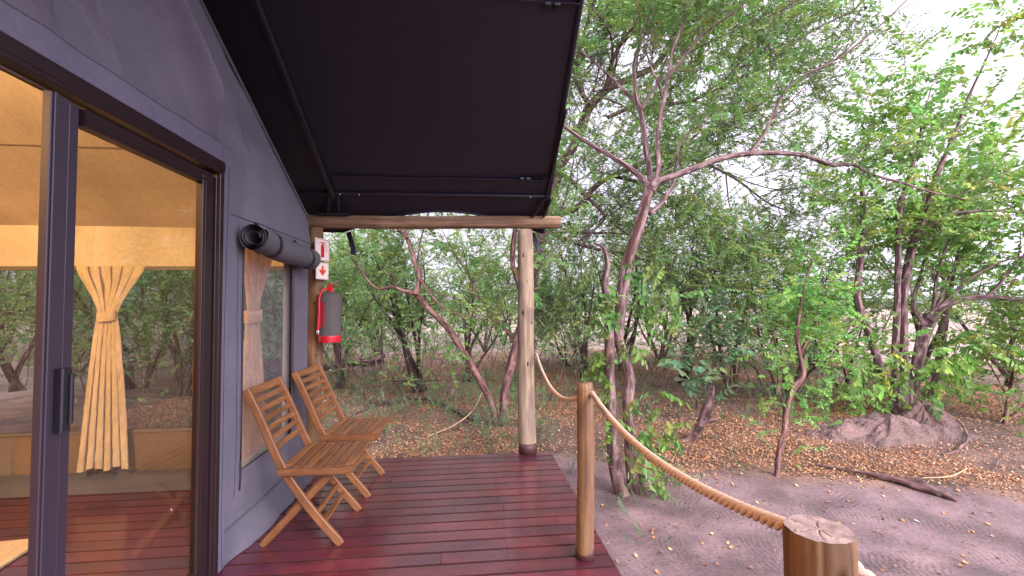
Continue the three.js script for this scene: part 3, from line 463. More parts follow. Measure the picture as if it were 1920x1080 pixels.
  for (let k = 1; k <= RN * 3; k++) for (let i = 0; i < seg; i++) { const a = i / seg * 6.2832, q = (r + dent(a, H) - 0.0018) * k / (RN * 3), x = Math.cos(a) * q, z = Math.sin(a) * q; tp.push(x, H + 0.0012 * (fbm(x * 60 + 9, z * 60, 4, 2) - 0.5) + crackTop(x, z), z); tu.push(0.5 + x * 9.4, 0.5 + z * 9.4); }
  for (let i = 0; i < seg; i++) { ti.push(0, 1 + (i + 1) % seg, 1 + i); for (let k = 0; k < RN * 3 - 1; k++) { const a = 1 + k * seg + i, b = 1 + k * seg + (i + 1) % seg; ti.push(a, b, a + seg, b, b + seg, a + seg); } }
  part(q2, 'sawn_top', geo(tp, ti, tu), std({ map: endMap, roughness: 0.9 }));
}
// three-strand rope along a hanging curve
function rope(label, pts, rad, pitch) {
  const t = thing('rope', label, 'rope'), c = new THREE.CatmullRomCurve3(pts, false, 'centripetal'), L = c.getLength(), n = Math.round(L / pitch * 12), fr = c.computeFrenetFrames(n);
  const up = V(0, 1, 0);
  for (let s = 0; s < 3; s++) {
    const P = []; for (let i = 0; i <= n; i++) { const p = c.getPointAt(i / n), tg = c.getTangentAt(i / n), b = tg.clone().cross(up).normalize(), u = b.clone().cross(tg), a = i / 12 * 6.2832 + s * 2.0944; P.push(p.clone().addScaledVector(b, Math.cos(a) * rad * 0.62).addScaledVector(u, Math.sin(a) * rad * 0.62)); }
    part(t, 'strand', tube(P, rad * 0.5, 8), M.rope);
  }
}
{
  const a = V(0.593, 0.80, -2.335), b = V(0.592, 0.85, -3.93), q = V(0.625, 0.825, -2.27), e = V(0.567, 0.88, -0.74);
  const hang = (p, r, s) => lin_(0, 1, 0.1).map((t) => p.clone().lerp(r, t).add(V(0, -s * 4 * t * (1 - t), 0)));
  rope('rope span between the tall log post and the short post', hang(b, a, 0.15), 0.0125, 0.07);
  rope('long sagging rope span from the short post to the nearest post', hang(q, e, 0.08), 0.0125, 0.07);
  rope('end of rope leaving the right side of the nearest post', hang(V(0.605, 0.855, -0.70), V(0.86, 0.70, -0.35), 0.03), 0.0125, 0.055);
}

// ---------------------------------------------------------------- folding chairs
function makeChair() {
  const t = thing('folding_chair', '', 'chair'), W = 0.205;                   // local: x forward, z across, near side +z
  const railPts = [[-0.502, 0.835], [-0.45, 0.728], [-0.393, 0.60], [-0.337, 0.47], [-0.287, 0.375], [-0.226, 0.282], [-0.184, 0.222], [-0.114, 0.132], [-0.044, 0.050], [-0.004, 0.002]];
  const curve = smooth(railPts.map(([x, y]) => V(x, y, 0)), 40);
  const slab = (pts, w, th) => { // flat curved rail: width w in the plane, thickness th across
    const pos = [], idx = [], uv = [], n = pts.length; let L = 0; const c = 0.004;
    const ring = [[-1, -1, 0, c], [-1, -1, c, 0], [1, -1, -c, 0], [1, -1, 0, c], [1, 1, 0, -c], [1, 1, -c, 0], [-1, 1, c, 0], [-1, 1, 0, -c]];
    for (let i = 0; i < n; i++) { const tg = pts[Math.min(n - 1, i + 1)].clone().sub(pts[Math.max(0, i - 1)]).normalize(), nx = -tg.y, ny = tg.x; if (i) L += pts[i].distanceTo(pts[i - 1]); const e = i === 0 || i === n - 1 ? 0.86 : 1; ring.forEach(([a, b, da, db], k) => { const o = (a * w / 2 + da) * e, z = b * th / 2 + db; pos.push(pts[i].x + nx * o, pts[i].y + ny * o, z); uv.push(L, k * 0.02); }); }
    for (let i = 0; i < n - 1; i++) for (let k = 0; k < 8; k++) { const a = i * 8 + k, b = i * 8 + (k + 1) % 8; idx.push(a, b, a + 8, b, b + 8, a + 8); }
    for (const e of [0, n - 1]) { const c0 = pos.length / 3; pos.push(pts[e].x, pts[e].y, 0); uv.push(0, 0); for (let k = 0; k < 8; k++) idx.push(c0, e * 8 + k, e * 8 + (k + 1) % 8); }
    return toCreasedNormals(geo(pos, idx, uv), 0.7);
  };
  const rail = slab(curve, 0.042, 0.024), leg = slab(smooth([V(-0.42, 0.004, 0), V(-0.2, 0.232, 0), V(-0.045, 0.392, 0)], 12), 0.04, 0.022), sr = slab(smooth([V(-0.325, 0.398, 0), V(-0.15, 0.397, 0), V(-0.01, 0.396, 0), V(0.058, 0.404, 0)], 16), 0.04, 0.022);
  for (const s of [1, -1]) {
    const a = part(t, 'back_rail', rail, M.teak[0]); a.position.z = s * W;
    part(a, 'bolt', new THREE.CylinderGeometry(0.006, 0.006, 0.004, 12).rotateX(Math.PI / 2).translate(-0.19, 0.232, s * 0.0125), M.chrome);
    const b = part(t, 'leg', leg, M.teak[0]); b.position.z = s * (W - 0.028);
    const c = part(t, 'seat_rail', sr, M.teak[1]); c.position.z = s * (W - 0.004) + s * 0.022;
  }
  const r = mulberry(17);
  const slatAt = (x, y, ang, w, th, bow) => { // across the chair, gently bowed
    const K = 10, pos = [], idx = [], uv = [], ux = Math.cos(ang), uy = Math.sin(ang), nx = -uy, ny = ux, hw = w / 2, c = 0.003, ring = [[-hw, -th / 2 + c], [-hw, th / 2 - c], [-hw + c, th / 2], [hw - c, th / 2], [hw, th / 2 - c], [hw, -th / 2 + c], [hw - c, -th / 2], [-hw + c, -th / 2]], uo = r() * 3;
    for (let i = 0; i <= K; i++) { const q = i / K * 2 - 1, z = q * (W - 0.012), b = bow * (1 - q * q); ring.forEach(([a, e], k) => { pos.push(x + ux * a + nx * (e - b), y + uy * a + ny * (e - b), z); uv.push(z + uo, k * 0.03 + uo); }); }
    for (let i = 0; i < K; i++) for (let k = 0; k < 8; k++) { const a = i * 8 + k, b = i * 8 + (k + 1) % 8; idx.push(a, a + 8, b, b, a + 8, b + 8); }
    for (const e of [0, K]) for (let k = 1; k < 7; k++) idx.push(e * 8, e * 8 + k, e * 8 + k + 1);
    return toCreasedNormals(geo(pos, idx, uv), 0.7);
  };
  const cc = new THREE.CatmullRomCurve3(railPts.map(([x, y]) => V(x, y, 0)), false, 'centripetal');
  for (let k = 0; k < 7; k++) { const u = 0.022 + k * 0.0565, p = cc.getPointAt(u), tg = cc.getTangentAt(u); part(t, 'back_slat', slatAt(p.x, p.y, Math.atan2(tg.y, tg.x), k ? 0.031 : 0.046, 0.014, 0.016), M.teak[Math.floor(r() * 3)]); }
  for (let k = 0; k < 7; k++) { const x = -0.285 + k * 0.054; part(t, 'seat_slat', slatAt(x, 0.424 + 0.002 * Math.sin(k) - 0.010 * Math.sin(Math.PI * k / 6), Math.PI - 0.0, k === 6 ? 0.05 : 0.044, 0.014, 0), M.teak[Math.floor(r() * 3)]).scale.z = k ? 1.13 : 1.0; }
  part(t, 'stretcher', box(-0.135, 0.165, 0, 0.016, 0.03, 2 * W - 0.03).translate(0, 0, 0), M.teak[2]);
  part(t, 'stretcher', box(-0.1, 0.115, 0, 0.03, 0.014, 2 * W - 0.024), M.teak[2]);
  part(t, 'stretcher', box(-0.06, 0.376, 0, 0.03, 0.022, 2 * W - 0.07), M.teak[1]);
  return t;
}
{
  const c = makeChair(); c.position.set(-0.674, 0, -2.772); c.rotation.y = 0.0; c.userData.label = 'slatted wooden folding chair nearer the glass door'; c.userData.group = 'wooden folding chairs on the deck';
  const d = c.clone(); d.name = numbered('folding_chair'); d.userData = { ...c.userData, label: 'slatted wooden folding chair farther from the door, beside the log post with the extinguisher' }; d.position.set(-0.645, 0, -3.375); d.rotation.y = -0.05; scene.add(d);
}

// ---------------------------------------------------------------- fire extinguisher and signs on the corner post
{
  const t = thing('fire_extinguisher', 'red fire extinguisher in a grey canvas cover hung on the corner post', 'fire extinguisher', [-1.108, 0.985, -3.82]), lathe = (pts, s = 32) => new THREE.LatheGeometry(pts.map(([a, b]) => new THREE.Vector2(a, b)), s);
  part(t, 'cylinder', lathe([[0.0, 0], [0.072, 0], [0.08, 0.008], [0.08, 0.34], [0.06, 0.39], [0.03, 0.41], [0.022, 0.44], [0, 0.44]]), M.red);
  const cov = lathe([[0.083, 0.055], [0.087, 0.057], [0.088, 0.2], [0.0885, 0.345], [0.083, 0.372], [0.072, 0.392], [0.05, 0.40], [0.03, 0.41]], 48), p = cov.attributes.position; for (let i = 0; i < p.count; i++) { const q = 1 + 0.05 * (fbm(Math.atan2(p.getX(i), p.getZ(i)) * 2, p.getY(i) * 8, 3, 3) - 0.5); p.setX(i, p.getX(i) * q); p.setZ(i, p.getZ(i) * q); } cov.computeVertexNormals();
  part(t, 'cover', cov, M.cover);
  part(t, 'label_window', new THREE.CylinderGeometry(0.0905, 0.0905, 0.2, 16, 1, true, -0.95, 0.75).translate(0, 0.225, 0), phys({ color: lin(0.32, 0.01, 0.03), roughness: 0.15, clearcoat: 1 }));
  part(t, 'base_ring', lathe([[0.079, 0.002], [0.086, 0.004], [0.087, 0.05], [0.0855, 0.056]]), M.red);
  part(t, 'hose', tube(smooth([V(0.0, 0.435, 0.03), V(-0.03, 0.425, 0.07), V(-0.055, 0.37, 0.085), V(-0.058, 0.25, 0.088), V(-0.066, 0.12, 0.082), V(-0.07, 0.06, 0.072)], 30), 0.0095, 10), M.red);
  part(t, 'nozzle', tube([V(-0.0665, 0.10, 0.081), V(-0.069, 0.07, 0.076)], 0.0125, 10), M.chrome);
  part(t, 'valve', mergeGeometries([new THREE.CylinderGeometry(0.018, 0.02, 0.04, 16).translate(0, 0.45, 0), box(0.0, 0.452, 0.016, 0.03, 0.02, 0.03)]), M.red);
  part(t, 'handle', mergeGeometries([barBetween(V(-0.01, 0.468, 0.0), V(0.075, 0.497, 0.02), 0.006, 0.02), barBetween(V(-0.055, 0.476, 0.01), V(0.06, 0.478, 0.02), 0.006, 0.02)]), M.chrome);
  part(t, 'lever', barBetween(V(-0.01, 0.47, 0.0), V(0.06, 0.455, 0.02), 0.006, 0.018), M.red);
  part(t, 'bracket', box(-0.088, 0.36, -0.02, 0.03, 0.05, 0.04), M.black);
  const plate = (W, H, draw) => { const c = document.createElement('canvas'); c.width = 256; c.height = Math.round(256 * H / W); draw(c.getContext('2d'), c.width, c.height); const tx = new THREE.CanvasTexture(c); tx.colorSpace = THREE.SRGBColorSpace; return std({ map: tx, roughness: 0.4, color: lin(0.72, 0.66, 0.68) }); };
  const sign = (label, W, H, draw, pos) => { W *= 0.9; H *= 0.95; const s = thing('fire_sign', label, 'sign', pos); part(s, 'backing', box(0, 0, 0, W, H, 0.004, 0.001), std({ color: lin(0.75, 0.72, 0.7), roughness: 0.5 })); part(s, 'face', new THREE.PlaneGeometry(W - 0.002, H - 0.002).translate(0, 0, 0.0035), plate(W, H, draw)); s.rotation.y = 1.2; return s; };
  const RED = '#c8102e';
  sign('square white sign with a red extinguisher pictogram, upper of the two on the post', 0.19, 0.19, (g, w, h) => {
    g.fillStyle = '#f4efe8'; g.fillRect(0, 0, w, h); g.strokeStyle = RED; g.lineWidth = 5; g.strokeRect(9, 9, w - 18, h - 18); g.fillStyle = RED;
    g.beginPath(); g.roundRect(98, 92, 62, 136, 12); g.fill(); g.beginPath(); g.ellipse(129, 94, 31, 24, 0, Math.PI, 0); g.fill(); g.fillRect(118, 50, 22, 30);
    g.lineWidth = 11; g.lineCap = 'round'; g.beginPath(); g.moveTo(72, 62); g.quadraticCurveTo(110, 38, 132, 52); g.lineTo(176, 40); g.stroke(); g.lineWidth = 8; g.beginPath(); g.moveTo(140, 62); g.bezierCurveTo(196, 56, 204, 100, 190, 150); g.stroke();
  }, [-1.172, 1.735, -3.815]);
  sign('small white sign with an orange red down arrow, under the extinguisher sign', 0.165, 0.145, (g, w, h) => {
    g.fillStyle = '#f4efe8'; g.fillRect(0, 0, w, h); g.strokeStyle = '#d9634a'; g.lineWidth = 4; g.strokeRect(9, 9, w - 18, h - 18); g.fillStyle = '#e04a24';
    const x = w / 2, y = h / 2; g.beginPath(); g.moveTo(x - 22, y - 72); g.lineTo(x + 22, y - 72); g.lineTo(x + 22, y - 8); g.lineTo(x + 66, y - 26); g.lineTo(x + 66, y + 8); g.lineTo(x, y + 74); g.lineTo(x - 66, y + 8); g.lineTo(x - 66, y - 26); g.lineTo(x - 22, y - 8); g.closePath(); g.fill();
  }, [-1.170, 1.563, -3.815]);
}
// ---------------------------------------------------------------- trees and bushes
// leaf sprays: a thin twig along +x with alternate, folded, drooping leaves
function spray(kind, seed) {
  const r = mulberry(seed), pos = [], idx = [], col = [], P = {
    slim: { n: 11, L: 0.27, len: 0.062, w: 0.0135, droop: 0.5 }, mid: { n: 10, L: 0.25, len: 0.06, w: 0.018, droop: 0.55 }, broad: { n: 8, L: 0.27, len: 0.085, w: 0.026, droop: 0.7 }, fine: { n: 16, L: 0.24, len: 0.034, w: 0.0105, droop: 0.3 }, big: { n: 5, L: 0.3, len: 0.17, w: 0.055, droop: 0.5 },
  }[kind];
  const bend = (x) => -0.10 * (x / P.L) ** 2 * P.L * 2 * P.droop, tw = 0.0022;
  for (let i = 0; i < 4; i++) { const x0 = i / 4 * P.L, x1 = (i + 1) / 4 * P.L, n = pos.length / 3; for (const [x, k] of [[x0, 1 - i / 5], [x1, 1 - (i + 1) / 5]]) for (let a = 0; a < 3; a++) { pos.push(x, bend(x) + Math.cos(a * 2.09) * tw * k, Math.sin(a * 2.09) * tw * k); col.push(0.9, 0.55, 0.45); } for (let a = 0; a < 3; a++) { const b = n + a, c = n + (a + 1) % 3; idx.push(b, b + 3, c, c, b + 3, c + 3); } }
  for (let i = 0; i < P.n; i++) {
    const x = P.L * (0.12 + 0.88 * (i + 0.4 * r()) / P.n), side = i % 2 ? 1 : -1, end = i === P.n - 1, yaw = end ? (r() - 0.5) * 0.5 : side * (0.7 + 0.6 * r()), pit = -P.droop * (0.3 + 1.1 * r()), roll = (r() - 0.5) * 1.5, l = P.len * (0.65 + 0.55 * r()), w = P.w * (0.8 + 0.4 * r()), fold = 0.25 * w + 0.3 * w * r(), curl = 0.12 * l * (0.4 + r());
    const m = new THREE.Matrix4().makeRotationFromEuler(new THREE.Euler(roll, -yaw, pit, 'YZX')).setPosition(x, bend(x), 0), n = pos.length / 3, t = 0.8 + 0.4 * r();
    const pts = [[0, 0, 0], [l * 0.3, 0, -w * 0.85], [l * 0.34, -fold, 0], [l * 0.3, 0, w * 0.85], [l * 0.68, -curl * 0.3, -w * 0.72], [l * 0.7, -fold - curl * 0.3, 0], [l * 0.68, -curl * 0.3, w * 0.72], [l, -curl, 0]];
    for (const p of pts) { const v = V(...p).applyMatrix4(m); pos.push(v.x, v.y, v.z); col.push(t * (0.95 + 0.1 * r()), t, t * 0.95); }
    for (const f of [[0, 1, 2], [0, 2, 3], [1, 4, 2], [2, 4, 5], [2, 5, 3], [3, 5, 6], [4, 7, 5], [5, 7, 6]]) idx.push(n + f[0], n + f[1], n + f[2]);
  }
  const g = geo(pos, idx, null, col); return g;
}
const SPRAY = {}; for (const k of ['slim', 'mid', 'broad', 'fine', 'big']) SPRAY[k] = [1, 2, 3].map((s) => spray(k, s * 31 + k.length));
M.leaf.vertexColors = true;
const UP = V(0, 1, 0);
class Tree {
  constructor(o) { this.o = { kind: 'mid', scale: 1, color: [0.108, 0.221, 0.039], vary: 0.35, density: 1, up: 0.25, wild: 0.5, twig: 1, levels: 3, ...o }; this.r = mulberry(o.seed); this.tubes = []; this.mats = []; this.cols = []; this.named = []; }
  rnd(a = 0, b = 1) { return a + (b - a) * this.r(); }
  leafAt(p, d, s = 1) {
    const o = this.o; if (o.keep && !o.keep(p)) return;
    const x = d.clone().add(V(this.rnd(-.5, .5), this.rnd(-.5, .35), this.rnd(-.5, .5))).normalize(); let y = UP.clone().add(V(this.rnd(-.5, .5), 0, this.rnd(-.5, .5))); y.sub(x.clone().multiplyScalar(y.dot(x))).normalize(); const z = x.clone().cross(y), q = o.scale * s * this.rnd(0.75, 1.25);
    this.mats.push(new THREE.Matrix4().makeBasis(x.multiplyScalar(q), y.multiplyScalar(q), z.multiplyScalar(q)).setPosition(p));
    const b = 1 + o.vary * this.rnd(-1, 1), w = this.rnd(), yel = w < 0.1 ? 1.5 : 1; this.cols.push(new THREE.Color().setRGB(o.color[0] * b * yel * (1 + 0.25 * this.rnd(-1, 1)), o.color[1] * b, o.color[2] * b * this.rnd(0.7, 1.3)));
  }
  // a wandering shoot from p in direction d
  shoot(p, d, L, r0, level) {
    const o = this.o, n = Math.max(4, Math.round(L / (level > 1 ? 0.09 : 0.14))), pts = [p.clone()], rad = [r0]; let q = p.clone(), v = d.clone().normalize();
    const bend = V(this.rnd(-1, 1), this.rnd(-0.6, 0.6), this.rnd(-1, 1)).multiplyScalar(0.06 * o.wild);
    for (let i = 1; i <= n; i++) { v.add(bend).add(V(this.rnd(-1, 1), this.rnd(-1, 1), this.rnd(-1, 1)).multiplyScalar(0.13 * o.wild)).add(V(0, o.up * 0.07 * (level > 2 ? -0.5 : 1), 0)).normalize(); q = q.clone().addScaledVector(v, L / n); pts.push(q); rad.push(Math.max(0.0026, r0 * (1 - 0.8 * i / n))); }
    this.limb(pts, rad, level, L);
  }
  limb(pts, rad, level, L, name) {
    const o = this.o; 
    const seg = rad[0] > 0.05 ? 12 : rad[0] > 0.02 ? 8 : rad[0] > 0.008 ? 5 : 3, g = tube(pts, rad, seg, rad[0] > 0.02 ? 0.16 : 0, o.seed + this.tubes.length);
    if (name) this.named.push([name, g]); else this.tubes.push(g);
    this.kids(pts, rad, level, L);
  }
  kids(pts, rad, level, L, from) {
    const o = this.o, n = pts.length, tg = (i) => pts[Math.min(n - 1, i + 1)].clone().sub(pts[Math.max(0, i - 1)]).normalize();
    if (level >= o.levels) { // leafy twig
      const c = Math.max(2, Math.round(L / 0.085 * o.density)); for (let k = 0; k < c; k++) { const f = 0.2 + 0.8 * (k + this.r()) / c, i = Math.min(n - 1, Math.floor(f * (n - 1))); const d = tg(i), s = V(this.rnd(-1, 1), this.rnd(-0.4, 0.9), this.rnd(-1, 1)); this.leafAt(pts[i], d.multiplyScalar(0.6).add(s).normalize()); }
      this.leafAt(pts[n - 1], tg(n - 1)); return;
    }
    const every = (level === 0 ? 0.3 : level === 1 ? 0.24 : 0.17) / (o.twig), c = Math.max(2, Math.round(L * (1 - (from ?? o.from?.[level] ?? 0.25)) / every)), f0 = from ?? o.from?.[level] ?? 0.25;
    for (let k = 0; k < c; k++) {
      const f = f0 + (1 - f0) * (k + this.rnd(0.1, 0.9)) / c, i = Math.min(n - 1, Math.floor(f * (n - 1))), t = tg(i), s = V(this.rnd(-1, 1), this.rnd(-0.5, 0.9) + o.up * 0.5, this.rnd(-1, 1)); s.sub(t.clone().multiplyScalar(s.dot(t))).normalize();
      const d = t.clone().multiplyScalar(this.rnd(0.45, 1.0)).addScaledVector(s, this.rnd(0.5, 1.0)).normalize(); const len = (o.len?.[level] ?? [1.3, 0.75, 0.42][level] ?? 0.35) * this.rnd(0.55, 1.2) * (1 - 0.4 * f);
      if (o.grow && !o.grow(pts[i].clone().addScaledVector(d, len))) continue;
      this.shoot(pts[i], d, len, Math.min(rad[i] * 0.65, 0.012 * len + 0.002), level + 1);
    }
    this.shoot(pts[n - 1], tg(n - 1), (o.len?.[level] ?? 0.6) * 0.6, rad[n - 1], level + 1);
  }
  build(name, label, category, group) {
    const o = this.o, b = o.base, t = thing(name, label, category, [b.x, b.y, b.z], group), mat = o.bark ?? M.bark;
    for (const [n, g] of this.named) part(t, n, g.translate(-b.x, -b.y, -b.z), mat);
    if (this.tubes.length) part(t, 'branches', mergeGeometries(this.tubes).translate(-b.x, -b.y, -b.z), mat).userData.kind = 'stuff';
    crown(t, b, o.kind, this.mats, this.cols); return t;
  }
}
let SPRAYS = 0;
function crown(t, b, kind, mats, cols, name = 'crown') {
  const vs = SPRAY[kind], per = vs.map(() => []); mats.forEach((m, i) => per[i % vs.length].push(i)); SPRAYS += mats.length;
  vs.forEach((g, k) => { if (!per[k].length) return; const im = new THREE.InstancedMesh(g, M.leaf, per[k].length), off = new THREE.Matrix4().makeTranslation(-b.x, -b.y, -b.z); per[k].forEach((i, j) => { im.setMatrixAt(j, off.clone().multiply(mats[i])); im.setColorAt(j, cols[i]); }); im.name = name; im.userData.kind = 'stuff'; im.castShadow = im.receiveShadow = true; t.add(im); });
}
// limbs drawn through the photograph's own branch lines: [pixel x, pixel y, width in pixels], with distances at both ends
function limbPts(list, d0, d1, n) { const L = list.map(([x, y, w], i) => { const d = lerp(d0, d1, i / (list.length - 1)); return [at(x, y, d), w * d / F / 2]; }); const c = new THREE.CatmullRomCurve3(L.map((q) => q[0]), false, 'centripetal'), N = n ?? Math.max(8, Math.round(c.getLength() / 0.07)), pts = [], rad = []; for (let i = 0; i <= N; i++) { const u = i / N; pts.push(c.getPoint(u)); const f = u * (L.length - 1), k = Math.min(L.length - 2, Math.floor(f)); rad.push(lerp(L[k][1], L[k + 1][1], f - k)); } return { pts, rad, L: c.getLength() }; }
function addLimb(T, name, list, d0, d1, level = 0, bare = false, from) { const { pts, rad, L } = limbPts(list, d0, d1); T.named.push([name, tube(pts, rad, rad[0] > 0.03 ? 14 : 9, 0.16, T.o.seed + T.named.length)]); if (!bare) T.kids(pts, rad, level, L, from); return pts; }
const gp = (x, z) => V(x, groundY(x, z), z);

// 1. the forked tree beside the deck corner
const notRoof = (p) => !(p.x < 0.95 && p.z > -4.6 && p.y < 3.4) ;
{
  const T = new Tree({ seed: 101, base: gp(1.33, -3.75), kind: 'slim', scale: 0.92, color: [0.151, 0.287, 0.065], density: 1.0, wild: 0.8, up: 0.35, keep: notRoof, grow: notRoof, len: [0.95, 0.6, 0.36], twig: 1.0, from: [0.2, 0.25, 0.2] });
  addLimb(T, 'trunk', [[1172, 936, 30.4], [1166, 924, 26.4], [1151, 864, 23.8], [1147, 777, 21.1], [1143, 729, 19.8], [1143, 671, 18.5], [1142, 623, 17.8], [1140, 560, 15.8], [1134, 527, 14.5], [1139, 493, 10.6], [1131, 464, 5.9], [1112, 455, 3.3]], 3.76, 3.7, 2, true);
  addLimb(T, 'trunk', [[1200, 938, 39.6], [1194, 926, 31.7], [1184, 864, 23.8], [1180, 801, 22.4], [1177, 753, 19.8], [1180, 710, 20.5], [1166, 657, 18.5], [1160, 633, 18.5], [1163, 584, 21.1], [1168, 536, 21.8], [1177, 488, 21.8], [1192, 445, 21.1], [1205, 400, 19.1], [1216, 358, 17.8]], 3.8, 3.7, 2, true);
  addLimb(T, 'limb', [[1216, 362, 17.6], [1213, 347, 12.0], [1187, 320, 9.6], [1151, 296, 8.8], [1107, 271, 7.2], [1067, 244, 6.4], [1040, 222, 4.8]], 3.7, 3.95, 1, true);
  addLimb(T, 'limb', [[1218, 355, 16.0], [1220, 342, 12.0], [1211, 276, 10.4], [1204, 222, 9.6], [1193, 178, 8.0], [1189, 124, 7.2], [1193, 102, 5.6], [1210, 60, 4.0], [1225, 10, 3.2]], 3.7, 4.1, 0, false, 0.4);
  addLimb(T, 'limb', [[1196, 196, 6.4], [1150, 150, 4.8], [1089, 93, 3.2], [1060, 60, 2.4]], 3.9, 4.3, 1, false, 0.3);
  addLimb(T, 'limb', [[1203, 205, 6.4], [1218, 180, 4.8], [1231, 156, 4.0], [1250, 110, 3.2]], 3.85, 4.2, 1, false, 0.3);
  addLimb(T, 'limb', [[1222, 352, 16.0], [1233, 331, 10.4], [1233, 267, 8.8], [1240, 213, 8.0], [1253, 147, 7.2], [1262, 93, 6.4], [1280, 44, 5.6], [1289, 0, 4.8], [1296, -50, 3.2]], 3.7, 3.7, 0, false, 0.35);
  addLimb(T, 'limb', [[1255, 142, 5.6], [1285, 105, 4.8], [1315, 67, 4.0], [1382, 18, 3.2], [1440, -30, 2.4]], 3.7, 3.5, 0, false, 0.2);
  T.o.density = 0.6; T.o.twig = 0.75;
  addLimb(T, 'limb', [[1220, 358, 16.3], [1231, 342, 13.6], [1280, 324, 11.6], [1324, 307, 10.9], [1369, 293, 10.2], [1418, 287, 9.5], [1475, 288, 8.2], [1507, 291, 8.2], [1560, 309, 7.5], [1600, 309, 5.4], [1636, 327, 4.8], [1689, 342, 4.1], [1738, 358, 3.4], [1800, 372, 2.7]], 3.7, 4.0, 1, false, 0.35);
  addLimb(T, 'limb', [[1405, 290, 7.2], [1431, 253, 6.4], [1447, 222, 5.6], [1480, 160, 4.8], [1569, 111, 4.0], [1649, 49, 3.2], [1700, 0, 2.4]], 3.8, 3.9, 0, false, 0.3);
  addLimb(T, 'limb', [[1218, 400, 9.6], [1240, 380, 8.0], [1262, 345, 5.6], [1275, 270, 4.0], [1310, 235, 3.2]], 3.8, 4.3, 1, false, 0.3);
  for (const [list, m, w] of [[[[1169, 548, 1], [1174, 505, 1], [1181, 470, 1], [1194, 430, 1], [1207, 392, 1], [1215, 366, 1]], M.heart, 9], [[[1168, 540, 1], [1177, 492, 1], [1188, 452, 1], [1202, 408, 1], [1211, 378, 1]], M.knot, 2.6]]) { const q = limbPts(list, w > 5 ? 3.70 : 3.683, w > 5 ? 3.665 : 3.648, 24); T.scar = (T.scar ?? []).concat([[w > 5 ? 'heartwood' : 'split', tube(q.pts, q.pts.map((_, i) => w * 3.7 / F / 2 * (0.35 + 0.65 * Math.sin(Math.PI * (0.08 + 0.84 * i / 24)))), 9, 0.25, 61), m]]); }
  // leafy shoots low on the stems
  const nLow = T.mats.length;
  for (const [x, y, d, n] of [[1120, 700, 3.7, 14], [1150, 800, 3.62, 5], [1215, 770, 3.6, 14], [1230, 830, 3.65, 22], [1225, 890, 3.7, 12], [1140, 560, 3.6, 16], [1250, 560, 3.7, 18], [1110, 640, 3.75, 8], [1200, 620, 3.6, 6], [1215, 500, 3.8, 10]]) for (let i = 0; i < n; i++) T.leafAt(at(x + T.rnd(-34, 34), y + T.rnd(-42, 42), d + T.rnd(-0.1, 0.12)), V(T.rnd(-1, 1), T.rnd(-1, 0.3), T.rnd(-1, 1)), 0.78);
  const low = T.mats.splice(nLow), lowC = T.cols.splice(nLow);
  const t = T.build('forked_tree', 'tree with two grey pink stems and a long bare side limb, right beside the deck', 'tree');
  crown(t, T.o.base, 'broad', low, lowC, 'low_shoots');
  for (const [n, g, m] of T.scar) part(t, n, g.translate(-T.o.base.x, -T.o.base.y, -T.o.base.z), m);
  const rf = mulberry(6); for (let i = 0; i < 26; i++) { const m = T.mats[Math.floor(rf() * T.mats.length)], p = V().setFromMatrixPosition(m).sub(T.o.base); part(t, 'fruit', new THREE.SphereGeometry(0.013, 10, 8).translate(p.x, p.y - 0.03, p.z), FRUIT); }
}
// 2. the leaning tree behind the tall veranda post
{
  const T = new Tree({ seed: 102, base: gp(0.40, -5.72), kind: 'mid', scale: 1.0, color: [0.186, 0.345, 0.088], density: 0.9, wild: 0.8, up: 0.3, bark: M.barkRed, len: [1.3, 0.8, 0.42], grow: (p) => p.z < -4.6, keep: (p) => p.z < -4.45 });
  addLimb(T, 'trunk', [[937, 822, 18.0], [932, 806, 15.0], [922, 758, 12.8], [893, 701, 12.0], [861, 648, 11.2], [840, 616, 11.2], [804, 579, 10.5], [779, 552, 9.8], [755, 545, 6.0], [738, 538, 5.2], [706, 540, 3.8], [670, 500, 3.0]], 5.72, 6.2, 1, false, 0.75);
  addLimb(T, 'limb', [[779, 552, 9.6], [787, 522, 9.6], [779, 493, 8.0], [763, 444, 7.2], [755, 420, 6.4], [745, 380, 4.8]], 5.95, 6.3, 0, false, 0.3);
  addLimb(T, 'limb', [[787, 520, 4.8], [805, 550, 4.0], [835, 580, 3.2], [860, 590, 2.4]], 5.95, 5.8, 1, false, 0.2);
  addLimb(T, 'limb', [[763, 446, 5.6], [745, 430, 4.0], [728, 420, 3.2], [700, 380, 2.4]], 6.1, 6.4, 1, false, 0.2);
  addLimb(T, 'trunk', [[942, 820, 18.0], [943, 806, 15.0], [946, 738, 15.0], [958, 685, 16.5], [969, 640, 15.8], [985, 580, 13.5], [972, 530, 10.5], [962, 500, 9.8], [962, 461, 9.0], [966, 425, 7.5], [975, 370, 6.0]], 5.72, 6.0, 0, false, 0.45);
  addLimb(T, 'limb', [[972, 640, 7.2], [930, 600, 5.6], [900, 560, 4.8], [880, 520, 3.2], [850, 470, 2.4]], 5.9, 6.4, 1, false, 0.2);
  T.build('leaning_tree', 'tree with a thin red brown stem leaning left, behind the tall veranda post', 'tree');
}
